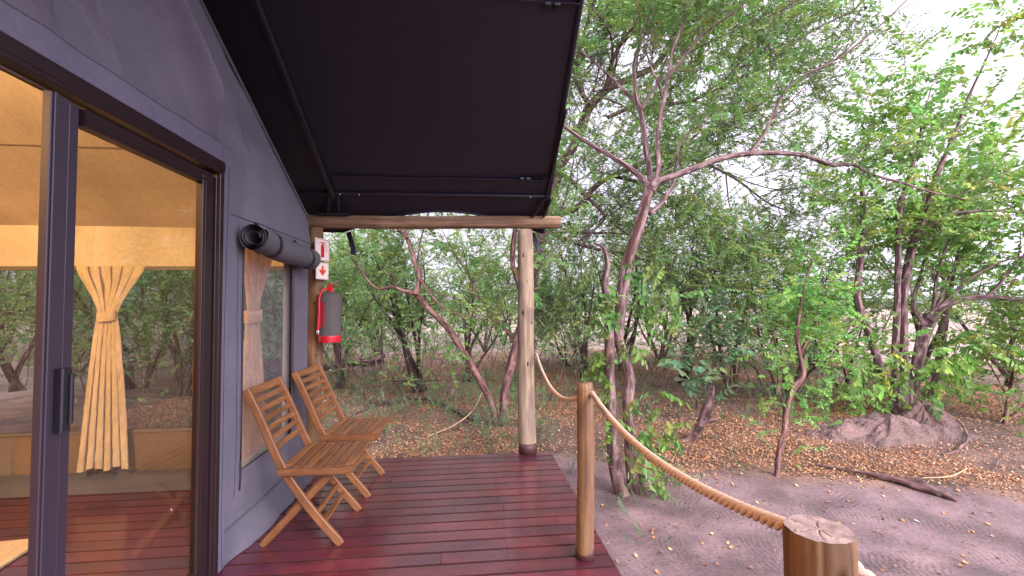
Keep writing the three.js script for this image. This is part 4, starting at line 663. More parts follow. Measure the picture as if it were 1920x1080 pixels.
// 3. crooked sapling
{
  const T = new Tree({ seed: 103, base: gp(2.79, -3.93), kind: 'mid', scale: 0.72, color: [0.193, 0.420, 0.089], density: 1.15, wild: 0.8, up: 0.4, bark: M.barkRed, len: [0.5, 0.34, 0.26], twig: 1.25, levels: 2 });
  addLimb(T, 'trunk', [[1456, 902, 12], [1457, 890, 10], [1461, 845, 10], [1472, 802, 10], [1473, 772, 10], [1487, 730, 12], [1506, 704, 11], [1500, 670, 9], [1495, 632, 8], [1497, 598, 7], [1503, 560, 5], [1512, 520, 4]], 4.03, 4.1, 0, false, 0.62);
  addLimb(T, 'limb', [[1502, 660, 7], [1518, 628, 6], [1532, 598, 5], [1537, 570, 4], [1560, 530, 3]], 4.07, 4.15, 0, false, 0.3);
  addLimb(T, 'limb', [[1473, 780, 5], [1462, 740, 4], [1457, 690, 3], [1452, 620, 3]], 4.05, 4.3, 1, false, 0.3);
  for (const [x, y, n] of [[1470, 780, 8], [1500, 740, 12], [1540, 770, 14], [1470, 860, 5], [1440, 720, 10], [1560, 720, 12], [1480, 690, 8], [1500, 560, 60], [1540, 600, 45], [1460, 590, 35], [1520, 530, 40], [1570, 560, 25], [1450, 640, 16], [1570, 650, 25]]) for (let i = 0; i < n; i++) T.leafAt(at(x + T.rnd(-40, 40), y + T.rnd(-30, 30), 4.15 + T.rnd(-0.22, 0.3)), V(T.rnd(-1, 1), T.rnd(-0.6, 0.5), T.rnd(-1, 1)), 0.9);
  T.build('crooked_sapling', 'slim crooked sapling with a twisted dark red stem on the leaf litter', 'sapling');
}
// 4. the many stemmed tree on the mound
{
  const T = new Tree({ seed: 104, base: gp(5.55, -5.4), kind: 'broad', scale: 0.95, color: [0.211, 0.391, 0.083], density: 0.36, wild: 0.7, up: 0.35, bark: M.bark, len: [0.95, 0.62, 0.4], twig: 0.95, from: [0.25, 0.25, 0.2] });
  const D = 5.95;
  addLimb(T, 'trunk', [[1690, 812, 44.8], [1688, 793, 36.8], [1688, 770, 32.0], [1690, 740, 35.2], [1692, 715, 32.0]], D - 0.02, D, 0, true);
  addLimb(T, 'stem', [[1686, 765, 19.2], [1672, 735, 14.4], [1659, 713, 13.6], [1640, 657, 13.6], [1623, 606, 12.8], [1608, 563, 12.0], [1612, 495, 11.2], [1617, 440, 10.4], [1618, 382, 8.8], [1615, 333, 7.2], [1625, 270, 4.8]], D, D + 0.5, 0, false, 0.5);
  addLimb(T, 'stem', [[1688, 760, 16.0], [1683, 738, 12.8], [1678, 678, 12.0], [1681, 610, 11.2], [1683, 525, 10.4], [1685, 440, 9.6], [1689, 382, 8.8], [1702, 338, 7.2], [1720, 280, 4.8], [1730, 220, 3.2]], D, D + 0.1, 0, false, 0.5);
  addLimb(T, 'stem', [[1692, 760, 16.0], [1696, 730, 13.6], [1695, 678, 13.6], [1693, 602, 13.6], [1695, 546, 13.6], [1708, 474, 13.6], [1722, 431, 12.8], [1742, 378, 11.2], [1755, 333, 9.6], [1791, 249, 6.4], [1818, 178, 4.8], [1850, 110, 3.2]], D, D + 0.2, 0, false, 0.5);
  addLimb(T, 'limb', [[1711, 460, 8.0], [1730, 437, 8.8], [1755, 418, 8.0], [1791, 402, 7.2], [1858, 395, 6.4], [1920, 399, 5.6], [1990, 410, 4.0]], D + 0.1, D - 0.4, 0, false, 0.25);
  addLimb(T, 'stem', [[1696, 765, 20.8], [1708, 738, 19.2], [1721, 678, 19.2], [1734, 623, 20.8], [1744, 593, 22.4], [1748, 580, 12.8]], D, D + 0.05, 0, true);
  addLimb(T, 'limb', [[1742, 600, 16.0], [1764, 578, 12.0], [1802, 563, 9.6], [1857, 557, 8.8], [1920, 563, 7.2], [1990, 560, 5.6], [2060, 545, 4.0]], D, D - 0.3, 0, false, 0.35);
  addLimb(T, 'limb', [[1846, 558, 5.6], [1866, 542, 5.6], [1890, 512, 4.8], [1913, 487, 4.0], [1950, 440, 3.2]], D - 0.15, D - 0.3, 0, false, 0.2);
  addLimb(T, 'limb', [[1735, 610, 9.6], [1722, 592, 8.8], [1713, 578, 7.2], [1714, 555, 6.4], [1728, 510, 4.8], [1736, 470, 3.2]], D, D + 0.4, 0, false, 0.4);
  addLimb(T, 'limb', [[1748, 590, 8.0], [1752, 560, 6.4], [1757, 520, 5.6], [1772, 470, 4.8], [1795, 420, 4.0], [1815, 350, 3.2]], D, D + 0.3, 0, false, 0.3);
  addLimb(T, 'limb', [[1750, 585, 7.2], [1766, 555, 5.6], [1785, 510, 4.8], [1812, 470, 4.0], [1850, 400, 3.2], [1875, 330, 2.4]], D, D + 0.6, 0, false, 0.3);
  addLimb(T, 'limb', [[1752, 585, 6.4], [1790, 548, 4.8], [1830, 515, 4.0], [1880, 490, 3.2], [1920, 480, 2.4]], D, D - 0.5, 0, false, 0.3);
  addLimb(T, 'stem', [[1745, 745, 9.6], [1756, 700, 11.2], [1759, 683, 12.0], [1768, 632, 12.0], [1774, 580, 11.2], [1782, 540, 8.0], [1795, 480, 5.6]], D + 0.1, D + 0.5, 0, false, 0.6);
  for (const [x, y, n, sx, sy] of [[1640, 690, 40, 70, 45], [1730, 705, 40, 60, 45], [1800, 690, 44, 60, 55], [1790, 640, 16, 60, 30], [1640, 620, 18, 60, 50], [1690, 725, 16, 50, 25], [1850, 670, 30, 60, 50], [1600, 740, 14, 40, 30]]) for (let i = 0; i < n; i++) T.leafAt(at(x + T.rnd(-sx, sx), y + T.rnd(-sy, sy), D + T.rnd(-0.65, 0.5)), V(T.rnd(-1, 1), T.rnd(-0.8, 0.4), T.rnd(-1, 1)), 1.0);
  T.build('many_stemmed_tree', 'broad leaved tree with five grey stems rising from one stump on the earth mound', 'tree');
}
// 5. the large dark limbed tree behind
{
  const T = new Tree({ seed: 105, base: gp(1.0, -8.1), kind: 'fine', scale: 1.3, color: [0.140, 0.247, 0.060], vary: 0.45, density: 0.85, wild: 1.1, up: 0.15, bark: M.barkDark, len: [1.9, 1.1, 0.55], twig: 0.9, from: [0.15, 0.2, 0.2] });
  const D = 8.2;
  addLimb(T, 'trunk', [[990, 752, 30.8], [990, 700, 23.8], [992, 600, 22.4], [1002, 500, 21.0], [1020, 420, 19.6], [1040, 350, 18.2], [1053, 307, 17.5]], D, D, 0, true);
  addLimb(T, 'limb', [[1053, 307, 18.0], [1084, 258, 15.8], [1107, 200, 15.0], [1136, 169, 14.2], [1182, 147, 12.8], [1227, 124, 10.5], [1262, 84, 8.2], [1300, 60, 6.0], [1370, 40, 4.5], [1450, 10, 3.0]], D, D + 0.6, 0, false, 0.1);
  addLimb(T, 'limb', [[1010, 470, 15.0], [1040, 409, 12.8], [1084, 387, 11.2], [1120, 347, 9.8], [1180, 315, 7.5], [1240, 290, 6.0], [1320, 260, 3.8]], D, D - 0.3, 0, false, 0.15);
  addLimb(T, 'limb', [[1107, 200, 10.5], [1080, 150, 8.2], [1090, 80, 6.8], [1110, 20, 5.2], [1140, -60, 3.8]], D, D + 0.8, 0, false, 0.1);
  addLimb(T, 'limb', [[1140, 220, 7.5], [1190, 200, 6.8], [1290, 190, 6.0], [1380, 150, 5.2], [1440, 120, 4.5], [1520, 60, 3.8], [1600, 20, 3.0]], D, D + 1.2, 0, false, 0.1);
  addLimb(T, 'limb', [[1136, 169, 9.0], [1150, 110, 7.5], [1180, 60, 6.0], [1230, 20, 4.5], [1290, -40, 3.8]], D, D - 0.4, 0, false, 0.1);
  addLimb(T, 'limb', [[1200, 330, 6.0], [1290, 300, 5.2], [1370, 330, 4.5], [1440, 380, 3.0], [1490, 400, 2.2]], D + 0.1, D + 0.8, 0, false, 0.1);
  addLimb(T, 'limb', [[1300, 190, 5.2], [1390, 210, 4.5], [1450, 180, 3.8], [1540, 130, 2.2]], D + 0.6, D + 1.3, 0, false, 0.1);
  addLimb(T, 'limb', [[1020, 420, 12.0], [960, 330, 9.8], [900, 240, 7.5], [840, 180, 5.2]], D, D + 1, 0, false, 0.3);
  addLimb(T, 'limb', [[1050, 320, 9], [1075, 342, 8], [1110, 378, 6], [1150, 418, 5], [1200, 455, 3]], D, D - 0.8, 0, false, 0.1);
  addLimb(T, 'limb', [[1020, 430, 9], [1060, 448, 8], [1110, 465, 6], [1180, 478, 4], [1240, 500, 3]], D, D - 0.5, 0, false, 0.1);
  addLimb(T, 'limb', [[1090, 250, 8], [1060, 240, 6], [1020, 210, 4]], D, D + 0.3, 0, false, 0.1);
  addLimb(T, 'limb', [[1150, 330, 7], [1220, 350, 6], [1290, 400, 5], [1350, 440, 3]], D - 0.1, D + 0.5, 0, false, 0.1);
  T.build('dark_limbed_tree', 'largest tree, with dark crooked limbs above and behind the others', 'tree');
}
// bushes and slender trees of the thicket
function bush(name, label, category, o) {
  const base = gp(o.x, o.z), T = new Tree({ kind: 'mid', color: [0.194, 0.338, 0.094], density: 0.72, scale: 0.78, wild: 0.9, up: 0.35, len: [0.95, 0.6, 0.36], bark: M.barkDark, ...o, base });
  const n = o.stems ?? 4;
  for (let i = 0; i < n; i++) {
    const a = T.rnd(0, 6.28), lean = T.rnd(0.1, o.lean ?? 0.5), d = V(Math.cos(a) * lean + (o.tilt?.[0] ?? 0), 1, Math.sin(a) * lean + (o.tilt?.[1] ?? 0)).normalize(), L = o.h * T.rnd(0.75, 1.05), q = Math.max(8, Math.round(L / 0.12)), pts = [], rad = []; let p = base.clone().add(V(T.rnd(-0.12, 0.12), -0.05, T.rnd(-0.12, 0.12))), v = d.clone();
    for (let k = 0; k <= q; k++) { pts.push(p.clone()); rad.push((o.r ?? 0.035) * T.rnd(0.92, 1.08) * (1 - 0.82 * k / q)); v.add(V(T.rnd(-1, 1), T.rnd(-0.3, 0.6), T.rnd(-1, 1)).multiplyScalar(0.12)).normalize(); p = p.clone().addScaledVector(v, L / q); }
    T.named.push([i ? 'stem' : 'trunk', tube(pts, rad, 8, 0.14, T.o.seed + i)]); T.kids(pts, rad, 0, L, o.bare ?? 0.3);
  }
  for (let i = 0; i < (o.low ?? 0); i++) { const a = T.rnd(0, 6.28), q = Math.sqrt(T.rnd()) * (o.lowR ?? 0.8); T.leafAt(base.clone().add(V(Math.cos(a) * q, T.rnd(0.05, o.lowH ?? 0.8), Math.sin(a) * q)), V(T.rnd(-1, 1), T.rnd(-0.3, 0.9), T.rnd(-1, 1))); }
  return T.build(name, label, category, o.group);
}
const col = (px, depth) => { const v = at(px, 570, depth); return { x: v.x, z: v.z }; };
bush('bush', 'dense green bush right behind the extinguisher post', 'bush', { ...col(640, 8.5), seed: 201, h: 2.4, stems: 5, lean: 0.5, low: 60, lowH: 1.4 });
bush('slender_tree', 'many stemmed slender tree with dark stems, left of the leaning stem', 'tree', { ...col(790, 8.2), seed: 202, h: 2.7, stems: 7, lean: 0.45, r: 0.045, tilt: [-0.25, 0], bare: 0.4, bark: M.barkDark });
bush('slender_tree', 'slender grey tree in the gap between the leaning stem and the tall post', 'tree', { ...col(880, 9.2), seed: 203, h: 2.8, stems: 4, lean: 0.35, bare: 0.35 });
bush('bush', 'rounded low bush right of the tall post, behind the rope', 'bush', { ...col(1065, 11.5), seed: 204, h: 1.6, stems: 6, lean: 0.9, r: 0.02, low: 130, lowR: 1.5, lowH: 1.4, color: [0.186, 0.317, 0.110], kind: 'fine', scale: 1.5 });
bush('slender_tree', 'tree with a thick dark trunk in the middle distance behind the sagging rope', 'tree', { ...col(1283, 8.8), seed: 205, h: 3.1, density: 0.45, stems: 3, lean: 0.35, r: 0.05, bare: 0.35, color: [0.260, 0.420, 0.132] });
bush('slender_tree', 'pair of dark thin trunks standing between the sapling and the driftwood stump', 'tree', { ...col(1366, 8.2), seed: 206, h: 3.0, density: 0.4, stems: 3, lean: 0.22, r: 0.034, bare: 0.42, color: [0.260, 0.420, 0.132], kind: 'mid', scale: 1.1 });
bush('bush', 'leafy bush filling the gap behind the crooked sapling', 'bush', { ...col(1470, 7.4), seed: 207, h: 2.0, density: 0.45, stems: 4, lean: 0.5, r: 0.025, low: 50, lowH: 1.2, lowR: 1.0, color: [0.262, 0.420, 0.114], scale: 1.0 });
bush('bush', 'leafy bush left of the many stemmed tree, behind the mound', 'bush', { ...col(1585, 7.4), seed: 208, h: 1.6, density: 0.5, stems: 4, lean: 0.5, r: 0.025, low: 40, lowH: 1.0, lowR: 0.9, color: [0.262, 0.420, 0.114] });
bush('bush', 'sprawling bush at the right edge of the picture, with a pale slanting stem', 'bush', { ...col(1880, 5.7), seed: 209, h: 1.2, density: 0.4, stems: 4, lean: 0.6, r: 0.03, low: 70, lowH: 1.1, lowR: 0.8, kind: 'broad', color: [0.211, 0.359, 0.083], bark: M.barkPale, tilt: [0.4, 0] });
bush('broad_leaved_plant', 'shrub with large grey green leaves beside the driftwood stump', 'shrub', { ...col(1315, 6.6), seed: 210, h: 0.9, scale: 0.7, stems: 4, lean: 0.8, r: 0.012, kind: 'big', levels: 2, density: 0.25, low: 4, color: [0.129, 0.248, 0.110], twig: 0.7 });
bush('slender_tree', 'slender tree behind the two stems of the forked tree', 'tree', { ...col(1165, 10.5), seed: 211, color: [0.259, 0.420, 0.130], density: 0.5, h: 3.4, stems: 4, lean: 0.4, r: 0.05, bare: 0.35 });
bush('slender_tree', 'far tree left of the leaning stem, its crown just under the beam', 'tree', { ...col(710, 12.5), seed: 212, h: 3.2, stems: 5, lean: 0.4, r: 0.05, color: [0.237, 0.402, 0.099] });
bush('slender_tree', 'tree at the right of the picture behind the long level limb', 'tree', { ...col(1890, 8.2), seed: 213, h: 2.8, density: 0.2, stems: 2, lean: 0.5, r: 0.05, color: [0.200, 0.366, 0.088], kind: 'broad' });
bush('slender_tree', 'leafy tree behind the many stemmed tree, seen between its stems', 'tree', { ...col(1730, 9.0), seed: 214, h: 3.4, density: 0.4, stems: 2, lean: 0.4, r: 0.06, color: [0.200, 0.366, 0.088], kind: 'mid', scale: 1.2, bare: 0.45 });
bush('slender_tree', 'tree seen through the mesh window at the left edge, with an open crown', 'tree', { ...col(30, 8.6), seed: 215, h: 3.2, stems: 4, lean: 0.5, r: 0.05, bare: 0.4 });
bush('slender_tree', 'tree seen through the glass door just right of the cream curtain', 'tree', { ...col(255, 8.6), seed: 216, h: 3.4, stems: 3, lean: 0.4, r: 0.06, bare: 0.4 });
bush('bush', 'bush seen through the glass door near the thin wooden tent pole', 'bush', { ...col(345, 8.0), seed: 217, h: 2.8, stems: 5, lean: 0.5, low: 50 });
bush('bush', 'bush seen through the glass door left of the curtain', 'bush', { ...col(140, 10.5), seed: 218, h: 3.2, stems: 5, lean: 0.6, low: 60 });
bush('bush', 'open bush behind the corner post, seen left of the extinguisher cover', 'bush', { ...col(520, 8.5), seed: 219, h: 3.2, stems: 5, lean: 0.6, low: 40 });
bush('slender_tree', 'tree filling the gap between the forked tree and the dark trunk', 'tree', { ...col(1235, 12), seed: 220, h: 3.4, density: 0.55, stems: 4, lean: 0.45, r: 0.05, color: [0.260, 0.420, 0.139] });
bush('bush', 'pale green bush in front of the far field, right of the sapling', 'bush', { ...col(1530, 10.5), seed: 221, h: 1.8, density: 0.4, stems: 4, lean: 0.6, low: 20, color: [0.230, 0.373, 0.110] });
bush('slender_tree', 'light green tree close behind the dead stub of the forked tree', 'tree', { ...col(1095, 9.6), seed: 222, h: 3.5, stems: 4, lean: 0.4, r: 0.035, bare: 0.35, color: [0.246, 0.420, 0.120] });
{ // thin stemmed undergrowth between the trees: fine shoots nobody could count
  const T = new Tree({ seed: 331, base: V(0, 0, 0), kind: 'mid', scale: 0.62, color: [0.202, 0.345, 0.110], levels: 2, density: 0.9, twig: 0.9, len: [0.5, 0.34, 0.3], wild: 0.8, up: 0.35, from: [0.35, 0.3, 0.2] }), r = mulberry(46);
  for (let i = 0; i < 230; i++) { const px = -60 + 1660 * r(), d = 6.6 + 6.5 * r(), c = col(px, d), b = gp(c.x, c.z), h = 0.5 + 1.5 * r() * r() + 0.4 * r(), q = 8, pts = [], rad = []; if (c.x > 3.2 && c.z > -6.6) continue; let p = b.clone(), v = V(T.rnd(-0.6, 0.6), 1, T.rnd(-0.6, 0.6)).normalize(); for (let m = 0; m <= q; m++) { pts.push(p); rad.push(0.011 * (1 - 0.75 * m / q)); v.add(V(T.rnd(-0.2, 0.2), 0.03, T.rnd(-0.2, 0.2))).normalize(); p = p.clone().addScaledVector(v, h / q); } T.limb(pts, rad, 0, h); }
  const g = new THREE.Group(); g.name = 'undergrowth'; g.userData = { kind: 'stuff', label: 'thin stemmed green undergrowth between the trees', category: 'undergrowth' }; scene.add(g);
  part(g, 'branches', mergeGeometries(T.tubes), M.bark).userData.kind = 'stuff'; crown(g, V(0, 0, 0), 'mid', T.mats, T.cols, 'foliage');
}
{ // the thicket beyond, one mass
  const T = new Tree({ seed: 301, base: V(0, 0, 0), kind: 'mid', scale: 1.5, color: [0.230, 0.352, 0.121], levels: 2, density: 0.5, twig: 0.6, len: [1.5, 0.9, 0.6], wild: 0.9, up: 0.3 });
  const r = mulberry(44);
  for (let i = 0; i < 75; i++) { const px = i < 25 ? -150 + 650 * r() : -250 + 1650 * r(), d = (i < 25 ? 10 : 13) + 12 * r(), c = col(px, d); if (px > 950 && r() < 0.6) continue; const b = gp(c.x, c.z), n = 2 + Math.floor(r() * 3), h = 1.7 + 1.9 * r(); for (let k = 0; k < n; k++) { const pts = [], rad = [], q = 8; let p = b.clone(), v = V(T.rnd(-0.5, 0.5), 1, T.rnd(-0.5, 0.5)).normalize(); for (let m = 0; m <= q; m++) { pts.push(p); rad.push(0.05 * (1 - 0.8 * m / q)); v.add(V(T.rnd(-0.2, 0.2), 0.05, T.rnd(-0.2, 0.2))).normalize(); p = p.clone().addScaledVector(v, h / q); } T.limb(pts, rad, 0, h); } for (let k = 0; k < 24; k++) T.leafAt(b.clone().add(V(T.rnd(-1.6, 1.6), T.rnd(0.1, 1.2), T.rnd(-1.6, 1.6))), V(T.rnd(-1, 1), T.rnd(-0.3, 0.8), T.rnd(-1, 1))); }
  const g = new THREE.Group(); g.name = 'distant_thicket'; g.userData = { kind: 'stuff', label: 'distant green thicket of bushes behind the nearer trees', category: 'thicket' }; scene.add(g);
  part(g, 'branches', mergeGeometries(T.tubes), M.barkDark).userData.kind = 'stuff'; crown(g, V(0, 0, 0), 'mid', T.mats, T.cols, 'foliage');
}
{ // line of bushes beyond the dry field
  const r = mulberry(45), mats = [], cols = [];
  for (let i = 0; i < 9000; i++) { const px = 300 + 2100 * r(), cl = vnoise(px * 0.03, 3, 5), d = 95 + 30 * r(), v = at(px, 570, d), h = (0.8 + 3.6 * cl * cl) * Math.sqrt(r()); mats.push(new THREE.Matrix4().compose(V(v.x, GY + h, v.z), new THREE.Quaternion().setFromEuler(new THREE.Euler(r() * 6, r() * 6, r() * 6)), V(1, 1, 1).multiplyScalar(3 + 3 * r()))); const b = 0.7 + 0.6 * r(); cols.push(new THREE.Color().setRGB(0.10 * b, 0.14 * b, 0.085 * b)); }
  const g = new THREE.Group(); g.name = 'far_treeline'; g.userData = { kind: 'stuff', label: 'low line of bushes at the far end of the dry field', category: 'treeline' }; scene.add(g); crown(g, V(0, 0, 0), 'broad', mats, cols, 'foliage');
}
// ---------------------------------------------------------------- forest floor
{
  const r = mulberry(77), mats = [[], [], []], cols = [[], [], []];
  const flake = (s) => { const q = mulberry(s), pos = [], L = 0.017, w = 0.0085 + 0.002 * q(), c = 0.004 + 0.006 * q(); for (const [x, z, y] of [[-L, 0, c], [-L * 0.3, -w, c * 0.6], [-L * 0.2, 0, 0], [-L * 0.3, w, c * 0.6], [L * 0.45, -w * 0.8, c * 0.5], [L * 0.4, 0, 0.001], [L * 0.45, w * 0.8, c * 0.6], [L, 0, c * 1.3]]) pos.push(x, y, z); return geo(pos, [0, 2, 1, 0, 3, 2, 1, 2, 4, 2, 5, 4, 2, 3, 5, 3, 6, 5, 4, 5, 7, 5, 6, 7]); };
  const put = (x, z, s) => { const k = Math.floor(r() * 3); mats[k].push(new THREE.Matrix4().compose(V(x, groundY(x, z) + 0.004 + 0.012 * r(), z), new THREE.Quaternion().setFromEuler(new THREE.Euler((r() - 0.5) * 1.3, r() * 6.28, (r() - 0.5) * 1.3)), V(1, 1, 1).multiplyScalar(s))); const t = r(), b = 0.45 + 0.42 * r(); const c = t < 0.55 ? [0.56, 0.245, 0.11] : t < 0.8 ? [0.66, 0.42, 0.23] : t < 0.985 ? [0.26, 0.13, 0.08] : [0.62, 0.5, 0.4]; cols[k].push(new THREE.Color().setRGB(c[0] * b, c[1] * b, c[2] * b)); };
  for (let i = 0; i < 420000; i++) {
    const a = r(), z = -2 - 13 * Math.pow(r(), 1.5), x = lerp(-5 + 0.0 * a, 9.5, r()); const e = -(z - litterEdge(x)), n = fbm(x * 1.1, z * 1.1, 81, 4), m = fbm(x * 0.8, z * 0.8, 85, 4);
    if (x < 0.75 && z > -3.9) continue;
    let p = sstep(-0.12, 0.45, e + 1.0 * (n - 0.5)) * (0.25 + 0.75 * sstep(0.62, 0.42, m)); p *= 1 - 0.93 * Math.exp(-(((x - 4.75) / 0.75) ** 2 + ((z + 4.75) / 0.42) ** 2) * 0.9); if (z < -10) p *= 0.6;
    if (r() < p) put(x, z, 0.42 + 0.42 * r()); else if (z > -4.5 && x > 0.8 && r() < 0.008) put(x, z, 0.6 + 0.6 * r());
  }
  const g = new THREE.Group(); g.name = 'leaf_litter'; g.userData = { kind: 'stuff', label: 'orange brown dry leaf litter under the trees', category: 'leaf litter' }; scene.add(g);
  const lm = std({ color: 0xffffff, roughness: 0.8 });
  mats.forEach((l, k) => { const im = new THREE.InstancedMesh(flake(k * 9 + 2), lm, l.length); l.forEach((m, j) => { im.setMatrixAt(j, m); im.setColorAt(j, cols[k][j]); }); im.name = 'dry_leaves'; im.userData.kind = 'stuff'; im.castShadow = im.receiveShadow = true; g.add(im); });
  console.log('litter', mats.map((l) => l.length).join());
}
{ // green seedlings on the litter
  const r = mulberry(78), mats = [], cols = []; const clump = (x, z, n, sp, h, s) => { for (let i = 0; i < n; i++) { const a = r() * 6.28, q = Math.sqrt(r()) * sp, px = x + Math.cos(a) * q, pz = z + Math.sin(a) * q, d = V(Math.cos(a) * 0.7, 0.5 + r(), Math.sin(a) * 0.7).normalize(), y = V(0, 1, 0).sub(d.clone().multiplyScalar(d.y)).normalize(), k = s * (0.6 + 0.7 * r()); mats.push(new THREE.Matrix4().makeBasis(d.clone().multiplyScalar(k), y.clone().multiplyScalar(k), d.clone().cross(y).multiplyScalar(k)).setPosition(px, groundY(px, pz) + h * r(), pz)); const b = 0.7 + 0.6 * r(); cols.push(lin(0.13 * b, 0.24 * b, 0.1 * b)); } };
  for (let i = 0; i < 240; i++) { const x = -3.5 + 4.6 * r(), z = -4.5 - 5 * r(); clump(x, z, 4 + 7 * r(), 0.2, 0.25, 0.62); }
  for (let i = 0; i < 170; i++) { const x = 0.5 + 8 * r(), z = -5.2 - 6 * r(); clump(x, z, 4 + 7 * r(), 0.25, 0.25, 0.65); }
  for (const [x, z, n] of [[1.05, -3.55, 8], [1.35, -3.5, 12], [1.5, -3.62, 8], [1.75, -3.75, 7], [2.0, -3.8, 6], [1.15, -2.9, 5], [1.6, -3.35, 5], [1.2, -3.2, 4], [2.45, -3.95, 8], [0.95, -4.3, 8], [0.3, -4.6, 8]]) clump(x, z, n, 0.12, 0.06, 0.42);
  const g = new THREE.Group(); g.name = 'seedlings'; g.userData = { kind: 'stuff', label: 'scattered green seedlings and weeds on the forest floor', category: 'weeds' }; scene.add(g); crown(g, V(0, 0, 0), 'fine', mats, cols, 'foliage');
}
// dead wood lying about
function wood(name, label, category, list, rad, mat = M.dead, seed = 3, rough = 0.35) { const p = smooth(list.map(([x, z, h]) => V(x, groundY(x, z) + h, z)), Math.max(14, list.length * 8)), n = p.length - 1, b = p[0].clone(); const R = p.map((_, i) => { const f = i / n * (rad.length - 1), k = Math.min(rad.length - 2, Math.floor(f)); return lerp(rad[k], rad[k + 1], f - k); }); return single(name, label, category, tube(p.map((q) => q.clone().sub(b)), R, 12, rough, seed), mat, [b.x, b.y, b.z]); }
const G = (px, py) => { const a = camera.position, d = at(px, py, 1).sub(a), t = (GY - a.y) / d.y; return [a.x + d.x * t, a.z + d.z * t]; };
wood('fallen_log', 'long rotten log lying on the litter at the edge of the sand track', 'log', [[...G(1528, 882), 0.02], [...G(1580, 892), 0.02], [...G(1640, 907), 0.03], [...G(1700, 922), 0.04], [...G(1750, 936), 0.035], [...G(1795, 948), 0.01]], [0.008, 0.014, 0.02, 0.032, 0.036, 0.014], M.dead, 5, 0.6);
wood('fallen_branch', 'curved grey stick bent up from the litter in front of the mound', 'branch', [[...G(1768, 868), 0.01], [...G(1795, 862), 0.02], [...G(1815, 845), 0.05], [...G(1806, 833), 0.10], [...G(1795, 829), 0.14]], [0.012, 0.014, 0.013, 0.011, 0.008], M.dead, 6);
wood('fallen_log', 'fallen dead log lying far back, left behind the chairs', 'log', [[...G(612, 700), 0.1], [...G(650, 692), 0.14], [...G(690, 690), 0.12], [...G(720, 684), 0.2]], [0.09, 0.11, 0.12, 0.06], M.dead, 7);
wood('dry_stick', 'pale straw coloured dead stick slanting up behind the second chair', 'branch', [[...G(800, 830), 0.02], [...G(850, 812), 0.05], [...G(885, 795), 0.12], [...G(905, 780), 0.28]], [0.006, 0.011, 0.010, 0.005], M.straw, 8, 0.15);
wood('fallen_branch', 'dark branch lying across the litter left of the leaning stem base', 'branch', [[...G(700, 765), 0.03], [...G(790, 760), 0.06], [...G(850, 782), 0.05], [...G(895, 800), 0.04]], [0.012, 0.02, 0.03, 0.022], M.barkDark, 9);
wood('fallen_branch', 'thin grey branch on the ground behind the second chair', 'branch', [[...G(640, 745), 0.03], [...G(720, 735), 0.1], [...G(800, 745), 0.2]], [0.012, 0.012, 0.006], M.dead, 10);
wood('fallen_branch', 'twig on the sand at the right edge, below the mound', 'branch', [[...G(1855, 900), 0.01], [...G(1866, 890), 0.02], [...G(1880, 870), 0.03]], [0.004, 0.006, 0.004], M.dead, 11);
wood('dry_stick', 'pale stick on the litter right of the rotten log', 'branch', [[...G(1730, 912), 0.02], [...G(1780, 912), 0.03], [...G(1815, 900), 0.05]], [0.004, 0.006, 0.004], M.straw, 12, 0.15);
for (const [i, l] of [['low dark stick between the chairs and the leaning stem', [[640, 800], [700, 790], [750, 800]]], ['crossed stick under the slender dark stems', [[730, 745], [800, 770], [850, 765]]], ['grey stick leaning in the brush under the slender stems', [[690, 720], [760, 735], [830, 750]]]].entries()) wood('fallen_branch', l[0] === undefined ? '' : l[0], 'branch', l[1].map(([x, y], k) => [...G(x, y), 0.04 + 0.12 * k]), [0.008, 0.013, 0.007], i % 2 ? M.dead : M.barkDark, 20 + i);
{ // driftwood stump with a leaning foot
  const D = 5.05, t = thing('driftwood_stump', 'weathered twisted dead stump lying behind the long rope', 'stump', at(1319, 800, D).toArray()), o = t.position, P = (l) => { const q = limbPts(l, D, D, 26); return tube(q.pts.map((p) => p.sub(o)), q.rad, 14, 0.5, 33); };
  part(t, 'root', P([[1250, 842, 7], [1262, 834, 11], [1290, 826, 16], [1307, 808, 18], [1319, 786, 18], [1328, 762, 16], [1332, 740, 13], [1336, 722, 7]]), M.dead); part(t, 'stub', P([[1318, 790, 13], [1336, 787, 10], [1347, 789, 5]]), M.dead);
}
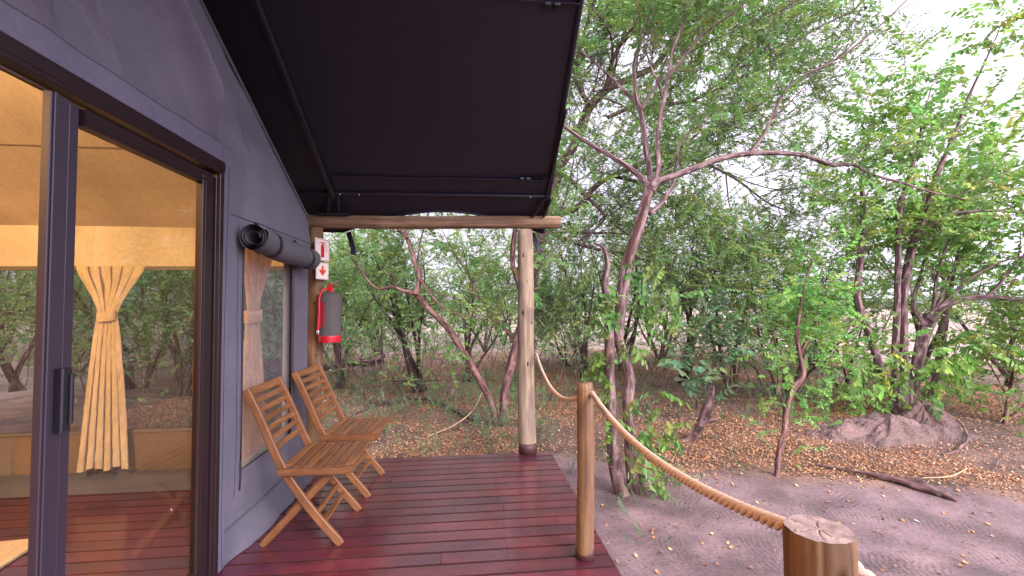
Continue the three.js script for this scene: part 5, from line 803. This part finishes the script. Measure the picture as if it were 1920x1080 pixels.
// earth mounds
function mound(label, x, z, rx, rz, h, seed, ridged) {
  const us = lin_(0, 1, 0.007), vs = lin_(0, 1, 0.014), b = V(x, groundY(x, z), z);
  const g = sheet(us, vs, (u, v) => { const a = u * 6.28318, aa = u === 1 ? 0 : a, e = 1 + 0.5 * (fbm(Math.cos(aa) * 1.5 + 5, Math.sin(aa) * 1.5 + 5, seed, 3) - 0.5), q = v * 1.05 * e, X = x + Math.cos(a) * rx * q, Z = z + Math.sin(a) * rz * q; let y = h * Math.pow(1 - sstep(0.12, 1, v * (1 + 0.5 * (fbm(X * 3, Z * 3, seed + 1, 3) - 0.5))), 1.25) * (0.8 + 0.9 * (fbm(X * 3.2, Z * 3.2, seed + 3, 5) - 0.35)); y += (ridged ? 0.26 : 0.09) * (fbm(aa === 0 ? 0.01 : Math.cos(aa) * 3 + 3, Math.sin(aa) * 3 + v * 1.5, seed + 7, 4) - 0.5) * sstep(1, 0.75, v) * sstep(0, 0.25, v) * h * 3; y += 0.07 * (fbm(X * 9, Z * 9 + y * 6, seed + 11, 4) - 0.5) * sstep(1, 0.8, v) + 0.035 * (fbm(X * 26, Z * 26, seed + 12, 3) - 0.5) * sstep(1, 0.85, v); return [X - b.x, groundY(X, Z) + y - 0.02 - b.y, Z - b.z]; });
  const c = [], p = g.attributes.position; for (let i = 0; i < p.count; i++) { const m = 0.85 + 0.4 * (fbm(p.getX(i) * 6, p.getZ(i) * 6 + p.getY(i) * 5, 5, 3) - 0.5); c.push(0.26 * m, 0.16 * m, 0.145 * m); } g.setAttribute('color', new THREE.Float32BufferAttribute(c, 3));
  return single('earth_mound', label, 'mound', g, M.ground, b.toArray());
}
{ const a = G(1650, 838), b = G(1790, 822); mound('broad heap of bare purple brown earth in front of the many stemmed tree', a[0] + 0.22, a[1] - 0.1, 0.95, 0.5, 0.19, 3, true); mound('smaller dark crumbling earth heap at the right foot of the many stemmed tree', b[0], b[1] - 0.35, 0.42, 0.34, 0.22, 5, true); }
console.log('sprays', SPRAYS);
renderer.render(scene, camera);
